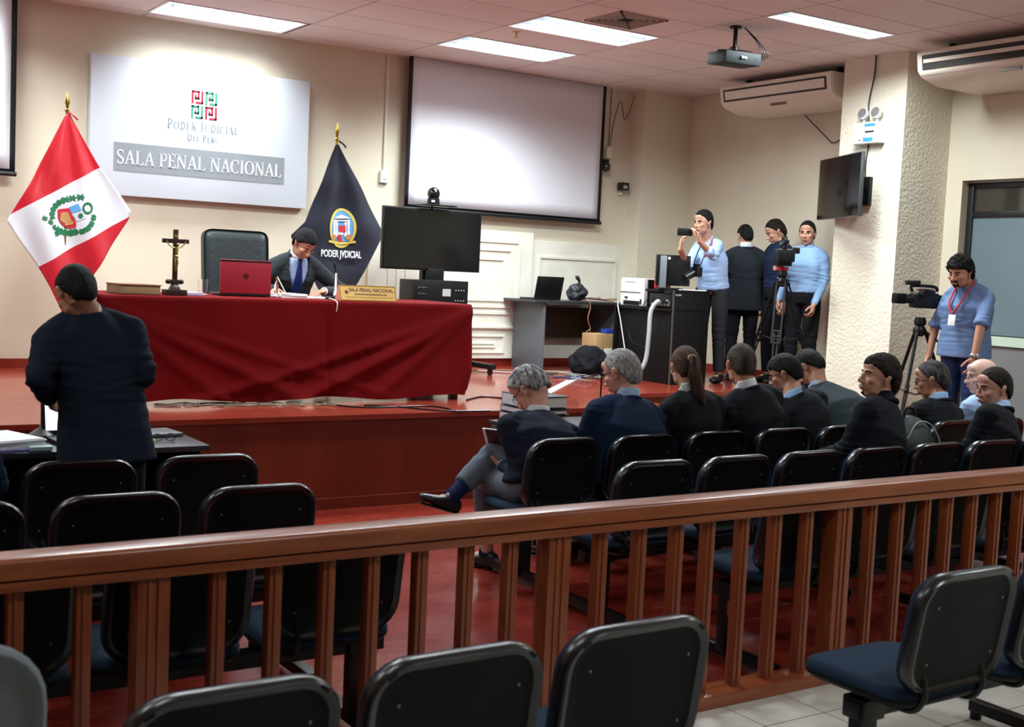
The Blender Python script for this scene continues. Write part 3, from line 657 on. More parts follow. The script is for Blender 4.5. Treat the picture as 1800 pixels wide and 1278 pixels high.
bm = B(); patch(bm, [zz(*p) for p in ((470, 830), (530, 805), (552, 850), (490, 872))], fold1, YF, .008); W('shield_blue', bm, M_sky, fc)
bm = B(); patch(bm, [zz(*p) for p in ((490, 875), (553, 855), (580, 905), (525, 928))], fold1, YF, .008); W('shield_white', bm, mat('embroidered_grey', S(208, 214, 222), .6), fc)
bm = B(); patch(bm, epoly(*zz(545, 888), 4, 4.5, 0, 10), fold1, YF, .012); W('tree', bm, M_leaf, fc)
YJ = 10.2; pk2 = at(592, 255, Y=YJ)
def fold2(x, z):
    dx, dz = x-pk2.x, pk2.z-z; return .02*math.sin(math.atan2(dx, dz+.1)*13)*min(1, dz*2)+.008*math.sin(z*15)
tf2, fj = flag('dark navy flag with an oval court emblem and white PODER JVDICIAL lettering', (592, 252), (593, 219), None, YJ,
    flag_cloth([(590, 254), (558, 340), (537, 390), (512, 414), (552, 497), (588, 562)], [(595, 254), (640, 340), (671, 404), (669, 421), (628, 500), (594, 562)], YJ, fold2), M_navyfl)
ex, ey = 601, 401
bm = B(); patch(bm, epoly(ex, ey, 22, 32, 0, 28), fold2, YJ, .007); W('emblem_field', bm, M_sky, fj)
bm = B(); ringpatch(bm, ex, ey, 24, 35, 4.2, fold2, YJ, .010, n=32)
patch(bm, [(576, 422), (600, 425), (624, 423), (625, 427), (600, 430), (576, 426)], fold2, YJ, .012); W('emblem_ring', bm, M_egold, fj)
bm = B(); patch(bm, [(584, 384), (601, 377), (617, 384)], fold2, YJ, .010)
for x in (587, 592, 608, 613): patch(bm, [(x-1.8, 386), (x+1.8, 386), (x+2.4, 416), (x-2.4, 416)], fold2, YJ, .010)
patch(bm, [(589, 386), (612, 386), (612, 389), (589, 389)], fold2, YJ, .011); patch(bm, [(595, 408), (604, 408), (604, 413), (595, 413)], fold2, YJ, .011); W('emblem_temple', bm, M_ewh, fj)
bm = B(); patch(bm, [(594, 397), (607, 396), (608, 408), (597, 408)], fold2, YJ, .013); patch(bm, [(593, 413), (599, 412), (602, 425), (594, 426)], fold2, YJ, .013); W('emblem_figure', bm, M_erd, fj)
bm = B(); patch(bm, epoly(586, 417, 5, 5, 0, 8), fold2, YJ, .0125); patch(bm, epoly(613, 417, 6, 5, 0, 8), fold2, YJ, .0125); W('emblem_laurel', bm, M_tan, fj)
lp = at(597, 447, Y=YJ); o = text_mesh('flag_lettering', 'PODER JVDICIAL', .088, M_ewh, None, (lp.x, YJ-.035, lp.z), (PI/2, math.radians(0), 0), .003, wscale=.62)
o.parent = tf2; o.location = Vector(o.location)-tf2.location
# ---------------------------------------------------------------- judge's table
ZT = 1.39
M_cloth = mat('red_tablecloth', S(98, 3, 6), .85, spec=.12, bump=(260, .35, .002), sheen=.0, var=(S(106, 4, 7), 2.5, (1, 1, 1), .4, .7))
x0, x1, y0, y1 = 2.14, 5.06, 8.16, 9.02
bm = B()
path = []   # plan outline from back-left round the front to back-right with outward normals and a fold phase
def seg(a, b, n, nrm):
    for k in range(n): s = k/n; path.append((Vector((a[0]+(b[0]-a[0])*s, a[1]+(b[1]-a[1])*s, 0)), Vector(nrm)))
seg((x0, y1), (x0, y0+.05), 14, (-1, 0, 0))
for k in range(6): a = PI+PI/2*k/6; path.append((Vector((x0+.05+.05*math.cos(a), y0+.05+.05*math.sin(a), 0)), Vector((math.cos(a), math.sin(a), 0))))
seg((x0+.05, y0), (x1-.05, y0), 110, (0, -1, 0))
for k in range(6): a = -PI/2+PI/2*k/6; path.append((Vector((x1-.05+.05*math.cos(a), y0+.05+.05*math.sin(a), 0)), Vector((math.cos(a), math.sin(a), 0))))
seg((x1, y0+.05), (x1, y1), 15, (1, 0, 0)); 
nP = len(path); NV = 26
seam_x = 3.80
for j in range(1):
    V = []
    for j in range(NV):
        v = j/(NV-1); row = []
        for i, (p, nn) in enumerate(path):
            hang = ZT-.69
            off = .004+.035*v**1.5
            if nn.y < -.5:
                s = (p.x-x0)/(x1-x0)
                dc = x1-p.x; dl = p.x-x0
                # sagging folds falling from the two top corners
                for q, dd in ((1, dc), (.45, dl)):
                    for ph, amp, k0 in ((1.25, .05, .10), (1.9, .035, .09), (.75, .03, .07)):
                        g = (dd-ph*v**1.15*1.15); off += q*amp*math.exp(-(g/k0)**2)*min(1, 2.2*v)
                off += .010*math.sin(p.x*5.1+v*3)*v+.006*math.sin(p.x*13-v*5)*v
                g = (p.x-(seam_x+.05*max(0, v-.7))); off -= .022*math.exp(-(g/.014)**2)*min(1, v*3)
                off += .03*math.exp(-((p.x-4.72)/.2)**2)*max(0, v-.55)*2
            z = ZT-.008-hang*v-(.015*math.sin(p.x*6+1)+.012 if v > .98 else 0)*1
            if v > .98 and nn.x > .5: z += .04
            inn = .16*max(0, 1-abs(p.x-x1)/.16)*max(0, v-.75)*1.6 if nn.x > -.5 else 0   # the right front corner tucks in
            row.append(bm.verts.new(Vector((p.x-inn, p.y, z))+nn*off))
        V.append(row)
    for j in range(NV-1):
        for i in range(nP-1): bm.faces.new((V[j][i], V[j+1][i], V[j+1][i+1], V[j][i+1]))
    # top, rounded into the sides
    ins = [bm.verts.new(Vector((min(max(p.x, x0+.012), x1-.012), min(max(p.y, y0+.012), y1), ZT))) for p, nn in path]
    for i in range(nP-1): bm.faces.new((V[0][i], V[0][i+1], ins[i+1], ins[i]))
    bm.faces.new(ins)
tag(obj('tablecloth', bm, M_cloth, ang=180), 'red cloth draped to the floor over the long bench table', 'tablecloth')
t = thing('bench_table', 'long table hidden under the red cloth on the platform', 'table', (3.6, 8.6, HS))
bm = B(); b2(bm, (x0+.03, y0+.03, ZT-.04), (x1-.03, y1, ZT-.006), .004); W('table_top', bm, M_stagefront, t)
for x in (x0+.1, x1-.1):
    for y in (y0+.1, y1-.08):
        bm = B(); b2(bm, (x-.03, y-.03, HS), (x+.03, y+.03, ZT-.04), .003); W('leg', bm, M_stagefront, t)
Z0 = ZT+.001
# book
t = thing('closed_book', 'thick leather-bound book lying at the left end of the red table', 'book', (2.44, 8.38, Z0)); R = Euler((0, 0, math.radians(-3)))
M_leather = mat('book_leather', S(110, 62, 38), .6); M_pages = mat('book_pages', S(170, 142, 104), .8, bump=(500, .5, .002, (1, 1, 12)))
bm = B(); box(bm, (0, 0, .035), (.27, .34, .055), .002); W_ = obj('pages', bm, M_pages, t)
bm = B(); box(bm, (0, -.002, .066), (.285, .35, .006), .002); box(bm, (0, -.002, .004), (.285, .35, .006), .002); obj('cover', bm, M_leather, t)
# crucifix
M_cross = mat('dark_walnut', S(52, 26, 20), .4); M_antique = mat('antique_gold', S(176, 160, 96), .35, metal=.9)
t = thing('crucifix', 'dark wooden table crucifix with a gilt figure', 'crucifix', (2.70, 8.30, Z0))
bm = B(); box(bm, (0, 0, .02), (.15, .1, .04), .004); box(bm, (0, 0, .055), (.08, .07, .04), .01, taper=.6)
for s in (-1, 1): ell(bm, (s*.045, 0, .095), (.02, .018, .018))
box(bm, (0, 0, .09), (.05, .04, .04), .006); obj('foot', bm, M_cross, t)
bm = B(); box(bm, (0, 0, .27), (.032, .022, .37), .002); box(bm, (0, -.0005, .375), (.185, .022, .03), .002); obj('cross', bm, M_cross, t)
bm = B(); box(bm, (.0, -.013, .408), (.028, .004, .022), .001); obj('title_plate', bm, M_antique, t)
bm = B(); loft(bm, [(0, -.02, .265), (0, -.022, .29), (.002, -.022, .315), (0, -.022, .335)], [(.010, .008), (.009, .007), (.014, .009), (.012, .006)], (1, 0, 0), 10)
ell(bm, (.008, -.026, .35), (.010, .010, .013)); ell(bm, (0, -.022, .268), (.016, .01, .014))
for s in (-1, 1): tube(bm, [(s*.01, -.02, .33), (s*.035, -.02, .335), (s*.06, -.016, .36), (s*.068, -.014, .375)], .0045)
for s in (-1, 1): tube(bm, [(s*.007, -.02, .265), (s*.008, -.026, .225), (s*.003, -.02, .185), (s*.002, -.016, .17)], .0065)
obj('figure', bm, M_antique, t)
# small white-purple booklet behind the cross
bm = B(); box(bm, (2.84, 8.42, Z0+.012), (.14, .18, .022), .003, Euler((0, 0, .2))); tag(obj('small_booklet', bm, mat('lilac_cover', S(190, 184, 222), .5)), 'small lilac booklet lying behind the crucifix', 'booklet')
# glass
M_glass = mat('clear_glass', (1, 1, 1), .02, trans=1)
c = at(318, 519, Z=Z0); t = thing('drinking_glass', 'empty straight drinking glass on the red table', 'glass', (2.98, 8.52, Z0))
bm = B(); lathe(bm, (0, 0, 0), [(.030, 0), (.033, .002), (.036, .115), (.034, .115), (.030, .012), (.001, .01)], 24); obj('tumbler', bm, M_glass, t)
# red laptop, seen from behind
def laptop(name, label, loc, rz, wd, col, back=None, logo=True, screen=None, lean=12, hgt=.225, dp=.24):
    t = thing(name, label, 'laptop', loc, rz)
    bm = B(); box(bm, (0, .005, .012), (wd, dp, .02), .004); obj('keyboard_base', bm, M_black, t)
    a = math.radians(lean); Rx = Euler((-a, 0, 0)) if screen is None else Euler((-a, 0, 0))
    R_ = Matrix.Rotation(a, 3, 'X')
    bm = B(); box(bm, R_ @ Vector((0, 0, hgt/2))+Vector((0, -dp/2+.008, .022)), (wd, .010, hgt), .004, R_); lid = obj('lid', bm, [M_tvedge if col is None else col], t)
    return t, R_, lid
M_redlid = mat('red_laptop_lid', S(170, 44, 60), .3, metal=.2)
t, R_, lid = laptop('laptop', 'open laptop with a red lid seen from behind', (3.30, 8.62, Z0), math.radians(-2), .385, M_redlid, lean=0, hgt=.245)
bm = B(); lathe(bm, (0, -.24/2+.008-.0055, .022+.125), [(.018, 0), (.022, 0), (.022, .001), (.018, .001)], 24, Euler((PI/2, 0, 0)).to_matrix()); box(bm, (0, -.1178, .147), (.024, .001, .007)); obj('lid_emblem', bm, mat('dark_emblem', S(92, 16, 28), .3), lid)
bm = B(); box(bm, (0, -.1125, .257), (.385, .012, .014), .003); obj('lid_edge', bm, M_black, lid)
# papers, pen block on table
def sheets(label, c, s, rz, n=4, m=None, name='paper_stack', cat='papers', group=None):
    bm = B()
    for k in range(n): box(bm, (random.uniform(-.006, .006), random.uniform(-.006, .006), s[2]/n*(k+.5)), (s[0], s[1], s[2]/n*.96), 0, Euler((0, 0, random.uniform(-.05, .05))))
    o = obj(name, bm, m or M_paper, None, False); o.location = c; o.rotation_euler = (0, 0, rz); return tag(o, label, cat, group)
sheets('stack of white documents in front of the writing judge', (3.66, 8.60, Z0), (.22, .28, .03), .05, 6)
sheets('sheet of paper under the judge\'s writing hand', (3.90, 8.62, Z0), (.22, .26, .008), -.05, 2)
t = thing('small_bottle', 'small clear bottle with gold cap beside the red laptop', 'bottle', (3.535, 8.5, Z0))
bm = B(); lathe(bm, (0, 0, 0), [(.014, 0), (.016, .01), (.016, .09), (.007, .115), (.007, .13)], 14); obj('bottle_body', bm, M_glass, t)
bm = B(); cyl(bm, (0, 0, .13), (0, 0, .15), .009); obj('cap', bm, M_gold, t)
def goose_mic(label, loc, stem, head_r=.012, base='cone', white=True):
    t = thing('gooseneck_microphone', label, 'microphone', loc)
    bm = B()
    if base == 'cone': lathe(bm, (0, 0, 0), [(.062, 0), (.064, .012), (.060, .02)], 28)
    else: box(bm, (0, 0, .012), (.13, .1, .024), .008)
    obj('base', bm, M_black, t)
    if base == 'cone': bm = B(); lathe(bm, (0, 0, .02), [(.06, 0), (.035, .018), (.012, .034), (.012, .045)], 28); obj('base_cone', bm, mat('grey_mic_cone', S(120, 126, 126), .3, metal=.5), t)
    bm = B(); tube(bm, [(0, 0, .02)]+stem, .005, 8); obj('stem', bm, M_bmetal, t)
    e = Vector(stem[-1]); d = (e-Vector(stem[-2])).normalized()
    bm = B(); loft(bm, [e-d*.01, e, e+d*.03, e+d*.045], [.006, head_r, head_r, .004], n=12); obj('mic_head', bm, M_black, t)
    return t
c = at(518, 521, Z=Z0); t = goose_mic('slim microphone standing on the red table before the judge', (3.97, 8.40, Z0), [(0, 0, .05), (0, 0, .12), (0, 0, .19), (-.01, 0, .24)], .01, 'box')
bm = B(); loft(bm, [(0, 0, .03), (0, 0, .06), (0, 0, .062), (0, 0, .09), (0, 0, .092), (0, 0, .20)], [.016, .013, .009, .009, .008, .007], n=12); obj('white_grip', bm, M_white, t)
cable('white cable hanging over the front edge of the red table', [(3.90, 8.36, Z0+.008), (3.86, 8.22, Z0+.008), (3.86, 8.135, Z0-.01), (3.86, 8.13, Z0-.05), (3.86, 8.14, Z0-.08)], .004, M_white, per=3)
# name plate
t = thing('name_plate', 'golden desk plate reading SALA PENAL NACIONAL on the red table', 'name plate', (4.16, 8.26, Z0), 0)
M_plate = mat('plate_gold', S(206, 164, 96), .35, metal=.35, var=(S(190, 148, 80), 6, (1, 1, 1), .4, .7))
hw = .235; pf, pb, hz_ = -.055, .055, .115
bm = B(); prism(bm, [(-hw, pf, 0), (-hw, pb, 0), (-hw, 0.004, hz_), (-hw, -.004, hz_)], (2*hw, 0, 0)); obj('plate_stand', bm, mat('plate_side', S(196, 110, 92), .4), t, False)
sl = math.atan2(hz_, -pf-.004); R_ = Euler((sl, 0, 0)); nrm = Vector((0, -math.sin(sl), math.cos(sl))); up_ = Vector((0, math.cos(sl), math.sin(sl))); ctr = Vector((0, (pf-.004)/2, hz_/2))
bm = B(); box(bm, ctr+nrm*.0015, (2*hw, .124, .002), 0, R_); obj('plate_face', bm, M_plate, t, False)
M_ink = mat('dark_ink', S(60, 30, 16), .5)
for s, sz, oy in (('SALA PENAL NACIONAL', .040, .024), ('ESTRADO DE LA SALA PENAL', .019, -.012)):
    if oy < 0: continue
    text_mesh('plate_lettering', s, sz, M_ink, t, ctr+nrm*.003+up_*oy+Vector((.03, 0, 0)), R_, .0004, wscale=.86)
bm = B()
for k in range(26): box(bm, ctr+nrm*.003+up_*(-.010)+Vector((-.11+.0105*k, 0, 0)), (.007, .011 if k % 3 else .014, .0005), 0, R_)
for k in range(60): box(bm, ctr+nrm*.003+up_*(-.034)+Vector((-.19+.0066*k, 0, 0)), (.004, .004, .0005), 0, R_)
ringv = lathe(bm, ctr+nrm*.003+Vector((-.18, 0, 0))+up_*.005, [(.012, 0), (.015, 0), (.015, .0006), (.012, .0006)], 16, R_.to_matrix()); box(bm, ctr+nrm*.003+Vector((-.18, 0, 0))+up_*.01, (.004, .04, .0006), 0, R_)
obj('fine_print', bm, M_ink, t, False)
bm = B()
for (a, b, c, d) in ((-hw, -.062, hw, -.056), (-hw, .056, hw, .062), (-hw, -.062, -hw+.006, .062), (hw-.006, -.062, hw, .062)):
    box(bm, ctr+nrm*.0035+Vector(((a+c)/2, 0, 0))+up_*((b+d)/2), (c-a, d-b, .002), 0, R_)
obj('plate_border', bm, M_gold, t, False)
# judge's chair
t = thing('office_chair', 'high-backed dark grey office chair behind the judge', 'chair', (3.78, 9.75, HS), math.radians(180))
M_vinyl = mat('grey_leather', S(34, 42, 45), .45, bump=(30, .3, .01))
bm = B(); box(bm, (0, -.25, .90), (.58, .11, .74), .09, Euler((math.radians(6), 0, 0)), seg=5); obj('backrest', bm, M_vinyl, t, ang=60)
bm = B(); box(bm, (0, .02, .46), (.54, .52, .12), .05, seg=4); obj('seat', bm, M_vinyl, t)
bm = B(); cyl(bm, (0, 0, .08), (0, 0, .42), .03); obj('gas_lift', bm, M_bmetal, t)
bm = B()
for k in range(5): a = 2*PI*k/5; tube(bm, [(0, 0, .1), (.28*math.cos(a), .28*math.sin(a), .07)], .02, per=1); ell(bm, (.28*math.cos(a), .28*math.sin(a), .03), .03)
obj('wheel_base', bm, M_bmetal, t)
for s in (-1, 1): bm = B(); tube(bm, [(s*.29, -.2, .6), (s*.31, .0, .66), (s*.31, .2, .64), (s*.26, .22, .5)], .022); obj('armrest', bm, M_black, t)
# ---------------------------------------------------------------- television on a stand, with camera
t = thing('television_stand', 'large black television on a wheeled stand beside the navy flag', 'television', (5.85, 10.27, HS))
xl, xr, zb, zt = 5.31, 6.40, 1.64, 2.235
bm = B(); b2(bm, (xl, 10.245, zb), (xr, 10.29, zt), .006); W('housing', bm, M_black, t)
bm = B(); b2(bm, (xl+.015, 10.241, zb+.02), (xr-.015, 10.246, zt-.015)); W('screen', bm, M_tvglass, t)
bm = B(); b2(bm, (5.78, 10.29, HS+.1), (5.96, 10.36, 2.1), .006); b2(bm, (5.80, 10.22, 1.50), (5.98, 10.30, 1.66), .004); W('column', bm, M_bmetal, t)
bm = B(); b2(bm, (5.58, 10.10, 1.24), (6.19, 10.38, 1.55), .006); W('equipment_box', bm, M_bmetal, t)
bm = B(); b2(bm, (5.90, 10.095, 1.40), (5.99, 10.10, 1.47))
for i in range(4):
    for j in range(2): cyl(bm, (6.05+.03*i, 10.096, 1.36+.1*j), (6.05+.03*i, 10.1, 1.36+.1*j), .006, n=8); cyl(bm, (5.64+.025*i, 10.096, 1.42+.06*j), (5.64+.025*i, 10.1, 1.42+.06*j), .004, n=8)
W('vent_hole', bm, mat('pale_hole', S(170, 172, 172), .6), t)
bm = B()
for x in (5.42, 6.42): b2(bm, (x-.04, 9.95, HS+.06), (x+.04, 10.6, HS+.11), .006)
b2(bm, (5.42, 10.28, HS+.06), (6.42, 10.36, HS+.11), .006); W('floor_frame', bm, M_bmetal, t)
for x in (5.42, 6.42):
    for y in (10.0, 10.55): bm = B(); cyl(bm, (x-.015, y, HS+.03), (x+.015, y, HS+.03), .03); box(bm, (x, y, HS+.06), (.04, .03, .05), .004); W('caster', bm, M_black, t)
bm = B(); b2(bm, (5.70, 10.14, 2.262), (6.05, 10.34, 2.274), .003); cyl(bm, (5.86, 10.3, 2.2), (5.86, 10.3, 2.265), .012); W('camera_shelf', bm, M_bmetal, t)
t = thing('conference_camera', 'black domed conference camera on the shelf above the television', 'camera', (5.84, 10.24, 2.275))
bm = B(); lathe(bm, (0, 0, 0), [(.06, 0), (.062, .01), (.058, .06), (.05, .065)], 24); obj('base', bm, M_black, t)
bm = B(); ell(bm, (0, 0, .105), (.062, .062, .065)); obj('camera_dome', bm, mat('gloss_black', S(14, 15, 18), .12, spec=.7), t)
bm = B(); box(bm, (-.035, -.055, .03), (.035, .01, .02), .002); obj('white_label', bm, M_white, t)
bm = B(); cyl(bm, (0, -.05, .1), (0, -.066, .1), .02); obj('lens', bm, M_tvglass, t)
# ---------------------------------------------------------------- desks and equipment at the right of the stage
M_blk = mat('black_laminate', S(9, 9, 10), .55, spec=.25); M_greyl = mat('grey_laminate', S(96, 102, 108), .45); M_dkw = mat('dark_desk_top', S(44, 46, 48), .35)
t = thing('side_desk', 'grey-sided desk with a dark top against the panelled wall', 'desk', (7.8, 10.65, HS))
bm = B(); b2(bm, (7.16, 10.33, 1.355), (8.35, 10.97, 1.385), .006); W('desk_top', bm, M_dkw, t)
bm = B(); b2(bm, (7.29, 10.37, HS), (7.32, 10.93, 1.355), .002); W('side_panel', bm, M_greyl, t)
bm = B(); b2(bm, (7.32, 10.88, .95), (8.32, 10.90, 1.30), .002); W('back_panel', bm, mat('brown_board', S(84, 72, 58), .6), t)  # back panel in one even brown
bm = B(); b2(bm, (8.30, 10.37, HS), (8.33, 10.93, 1.355), .002); W('side_panel', bm, M_greyl, t)
t = thing('equipment_desk', 'tall black two-level desk beside the photographer', 'desk', (8.05, 9.3, HS))
bm = B(); b2(bm, (7.76, 8.87, 1.535), (8.23, 9.30, 1.56), .004); W('upper_top', bm, M_blk, t)
bm = B(); b2(bm, (7.76, 8.87, 1.35), (8.23, 9.78, 1.38), .004); W('lower_top', bm, M_blk, t)
bm = B(); b2(bm, (7.76, 8.87, HS), (8.23, 8.90, 1.535), .004); W('front_panel', bm, M_blk, t)
for y in (9.755,): bm = B(); b2(bm, (7.76, y, HS), (8.23, y+.025, 1.35), .003); W('rear_panel', bm, M_blk, t)
bm = B(); b2(bm, (7.80, 8.95, HS), (7.82, 9.74, 1.35), .002); W('side_panel', bm, M_blk, t)
bm = B(); b2(bm, (7.755, 8.865, HS), (7.768, 8.878, 1.56)); W('metal_edge', bm, mat('dull_edge', S(90, 84, 76), .4, metal=.5), t)
bm = B(); b2(bm, (7.78, 8.862, 1.505), (7.80, 8.868, 1.52)); b2(bm, (7.81, 8.862, 1.505), (7.85, 8.868, 1.522)); W('sticker', bm, mat('pale_sticker', S(150, 152, 156), .5), t, False)
t = thing('computer_tower', 'black computer tower lying on the lower shelf with ports showing', 'computer', (7.98, 9.08, 1.38))
bm = B(); b2(bm, (7.775, 8.92, 1.385), (8.2, 9.26, 1.53), .02, 3); W('tower_case', bm, M_black, t)
bm = B()
for k in range(7): b2(bm, (7.768, 8.95+.04*k, 1.40), (7.778, 8.972+.04*k, 1.425), .002)
b2(bm, (7.768, 8.93, 1.40), (7.778, 8.945, 1.45), .002); b2(bm, (7.768, 8.95, 1.445), (7.778, 8.99, 1.465), .002); W('port', bm, M_chrome, t)
bm = B()
for k in range(3): b2(bm, (7.762, 9.06+.03*k, 1.43), (7.774, 9.075+.03*k, 1.45), .002)
W('blue_port', bm, M_blue, t, label='blue video connectors')
t = thing('monitor', 'black computer monitor with a silver stand on the tall black desk', 'monitor', (8.0, 9.0, 1.561))
dm = Vector((.86, -.5, 0)); nm = Vector((.5, .86, 0)); om = at(1152, 500, Y=9.12); om.z = 0
bm = B(); slabp(bm, om, dm, nm, 0, .34, 1.60, 1.90, 0, .05, .006); W('housing', bm, M_black, t)
bm = B(); slabp(bm, om, dm, nm, .035, .095, 1.565, 1.89, -.05, -.002, .004); W('silver_column', bm, mat('silver_plastic', S(140, 146, 154), .35, metal=.4), t)
bm = B(); slabp(bm, om, dm, nm, .02, .26, 1.561, 1.58, -.08, .12, .004); W('monitor_foot', bm, M_black, t)
bm = B(); c_ = om+dm*.125+nm*-.002+Vector((0, 0, 1.868)); lathe(bm, c_, [(.010, 0), (.014, 0), (.014, .002), (.010, .002)], 18, Matrix((dm, Vector((0, 0, 1)), -nm)).transposed()); W('round_emblem', bm, M_white, t)
sheets('loose white papers on the front edge of the tall black desk', (8.04, 8.99, 1.562), (.30, .20, .008), -.1, 3)
t = thing('printer', 'white printer on the lower level of the black desk', 'printer', (7.95, 9.55, 1.381))
bm = B(); b2(bm, (7.80, 9.365, 1.381), (8.05, 9.74, 1.66), .012); W('printer_body', bm, M_white, t)
bm = B(); b2(bm, (7.84, 9.345, 1.385), (8.05, 9.366, 1.65), .004); W('dark_side', bm, M_blk, t)
bm = B(); b2(bm, (7.794, 9.43, 1.39), (7.802, 9.68, 1.43)); b2(bm, (7.794, 9.42, 1.515), (7.80, 9.74, 1.52)); b2(bm, (7.794, 9.4, 1.40), (7.80, 9.42, 1.45)); b2(bm, (7.79, 9.62, 1.455), (7.80, 9.66, 1.47)); W('slot', bm, M_blk, t, False)
bm = B(); b2(bm, (7.795, 9.50, 1.62), (7.8, 9.68, 1.635)); W('handle_recess', bm, mat('pale_grey', S(196, 198, 198), .5), t, False)
p = at(1140, 500, Y=9.3)
bm = B(); b2(bm, (7.87, 9.27, 1.562), (7.99, 9.30, 1.69), .002); b2(bm, (7.92, 9.2, 1.562), (8.0, 9.3, 1.60), .002); tag(obj('red_folder', bm, mat('red_card', S(196, 40, 46), .5)), 'red folder standing behind the monitor on the black desk', 'folder')
t = thing('laptop', 'open black laptop on the grey side desk', 'laptop', (7.40, 10.60, 1.386), math.radians(4))
bm = B(); box(bm, (0, 0, .01), (.36, .25, .02), .004); obj('keyboard_base', bm, M_black, t)
R_ = Matrix.Rotation(math.radians(12), 3, 'X')
bm = B(); box(bm, R_ @ Vector((0, 0, .115))+Vector((.0, -.12, .02)), (.36, .012, .235), .004, R_); obj('lid', bm, M_black, t)
M_bag = mat('black_bag_film', S(34, 38, 44), .25, bump=(22, .9, .03, (1, 1, 1), 6))
bm = B(); vs = ell(bm, (0, 0, .085), (.12, .10, .095), u=40, v=28)
for v in vs:
    n_ = noise.noise(v.co*16); v.co += Vector((v.co.x, v.co.y, v.co.z-.08)).normalized()*n_*.03; v.co.z = max(v.co.z, .002)
tube(bm, [(0, 0, .15), (.02, 0, .2), (.0, .0, .24), (-.03, .01, .27)], [.03, .014, .018, .024, .006]); o = obj('plastic_bag', bm, M_bag); o.location = (7.86, 10.56, 1.386); tag(o, 'knotted black plastic bag on the side desk', 'bag')
M_copper = mat('brown_cable', S(130, 92, 74), .5)
random.seed(3)
for k in range(4):
    pts = [(7.95+.10*k+random.uniform(-.08, .12), 10.50+random.uniform(-.12, .2), 1.395+random.uniform(0, .03)) for _ in range(6)]
    cable('tangled brown cable lying on the side desk', pts, .006, M_copper, group='tangled brown cables')
cable('brown cable hanging in a knot from the front of the side desk', [(7.8, 10.4, 1.392), (7.84, 10.33, 1.392), (7.86, 10.315, 1.33), (7.83, 10.31, 1.2), (7.87, 10.31, 1.1), (7.82, 10.31, 1.06), (7.88, 10.30, 1.0), (7.85, 10.31, .93), (7.89, 10.31, .96), (7.86, 10.31, 1.09)], .007, M_copper)
cable('thin white cable running from the side desk down to the floor', [(7.9, 9.82, 1.385), at(1086, 533, Y=9.72), at(1091, 565, Y=9.6), at(1098, 612, Y=9.5), at(1104, 652, Y=9.4)], .005, M_white)
cable('fat grey corrugated hose curling from the computer to the floor', [(7.76, 9.08, 1.42), (7.72, 9.06, 1.44), (7.66, 9.08, 1.34), (7.65, 9.08, 1.1), (7.64, 9.1, .85), (7.58, 9.16, .72), (7.45, 9.25, .67)], .022, mat('grey_hose', S(168, 172, 172), .5, bump=(90, .6, .01, (.1, .1, 3))), n=12, name='corrugated_hose', cat='hose')
cable('thin black cable loop against the side of the tall black desk', [(7.75, 9.2, 1.5), (7.74, 9.35, 1.35), (7.73, 9.5, 1.2), (7.73, 9.42, 1.02), (7.75, 9.15, .98)], .004, M_bmetal)
# things below the desks
t = thing('cardboard_box', 'brown cardboard box standing under the desks', 'box', (8.0, 10.1, HS)); 
bm = B(); b2(bm, (7.72, 10.0, HS), (8.02, 10.25, HS+.42), .003); W('carton', bm, mat('cardboard', S(176, 140, 96), .8), t)
bm = B(); b2(bm, (7.88, 10.04, HS+.421), (7.98, 10.14, HS+.47), .004); tag(obj('small_carton', bm, mat('blue_yellow_card', S(36, 60, 150), .5)), 'small blue carton on top of the brown cardboard box', 'box')
bm = B(); b2(bm, (7.83, 9.99, HS+.10), (7.95, 9.998, HS+.27), .003); tag(obj('wall_socket_plate', bm, M_white), 'white socket plate leaning on the cardboard box', 'socket')
bm = B(); vs = ell(bm, (0, 0, .12), (.24, .16, .17), u=40, v=28)
for v in vs: v.co += v.co.normalized()*noise.noise(v.co*9)*.05; v.co.z = max(v.co.z, .002)
o = obj('backpack', bm, mat('dark_nylon', S(12, 13, 18), .8, spec=.2, bump=(20, .8, .03))); o.location = (7.62, 9.95, HS); tag(o, 'slumped dark backpack on the stage floor under the desks', 'bag')
random.seed(11)
cm = [M_black, mat('dull_white_cord', S(150, 150, 150), .5), mat('green_cable', S(24, 60, 44), .5), mat('blue_cord', S(30, 50, 100), .5)]
for k in range(7):
    b_ = Vector((7.2+random.uniform(-.25, .45), 9.55+random.uniform(-.2, .25), HS+.012))
    pts = [b_+Vector((random.uniform(-.22, .22), random.uniform(-.18, .18), random.uniform(0, .04))) for _ in range(6)]
    cable('tangled cable in the heap on the stage floor beside the backpack', pts, .0045, cm[k % 4], group='cable heap on the stage floor')
bm = B(); a = at(945, 700, Z=HS); b = at(1015, 664, Z=HS); d = (b-a).normalized(); nn = Vector((-d.y, d.x, 0))*.04
prism(bm, [a+nn+Vector((0, 0, .001)), b+nn+Vector((0, 0, .001)), b-nn+Vector((0, 0, .001)), a-nn+Vector((0, 0, .001))], (0, 0, .008)); tag(obj('cable_cover_strip', bm, mat('pale_tape', S(190, 182, 176), .5)), 'pale flat cable cover strip lying on the stage floor', 'cable cover')
cable('grey cable from the cover strip to the cable heap', [b+Vector((0, 0, .01)), b+Vector((.1, .25, .01)), (7.45, 10.0, HS+.02)], .009, mat('grey_cord', S(150, 144, 140), .5))
cable('long pale cable along the foot of the back wall', [(6.5, 10.35, HS+.01), (6.9, 10.1, HS+.01), (7.3, 10.15, HS+.01), (7.9, 9.9, HS+.01), (8.2, 9.95, HS+.01)], .009, mat('pale_cord', S(178, 150, 140), .5))
cable('brown cable along the foot of the back wall, behind the pale one', [(6.5, 10.5, HS+.01), (6.8, 10.42, HS+.01), (7.15, 10.3, HS+.01), (7.6, 10.2, HS+.01)], .008, M_copper)
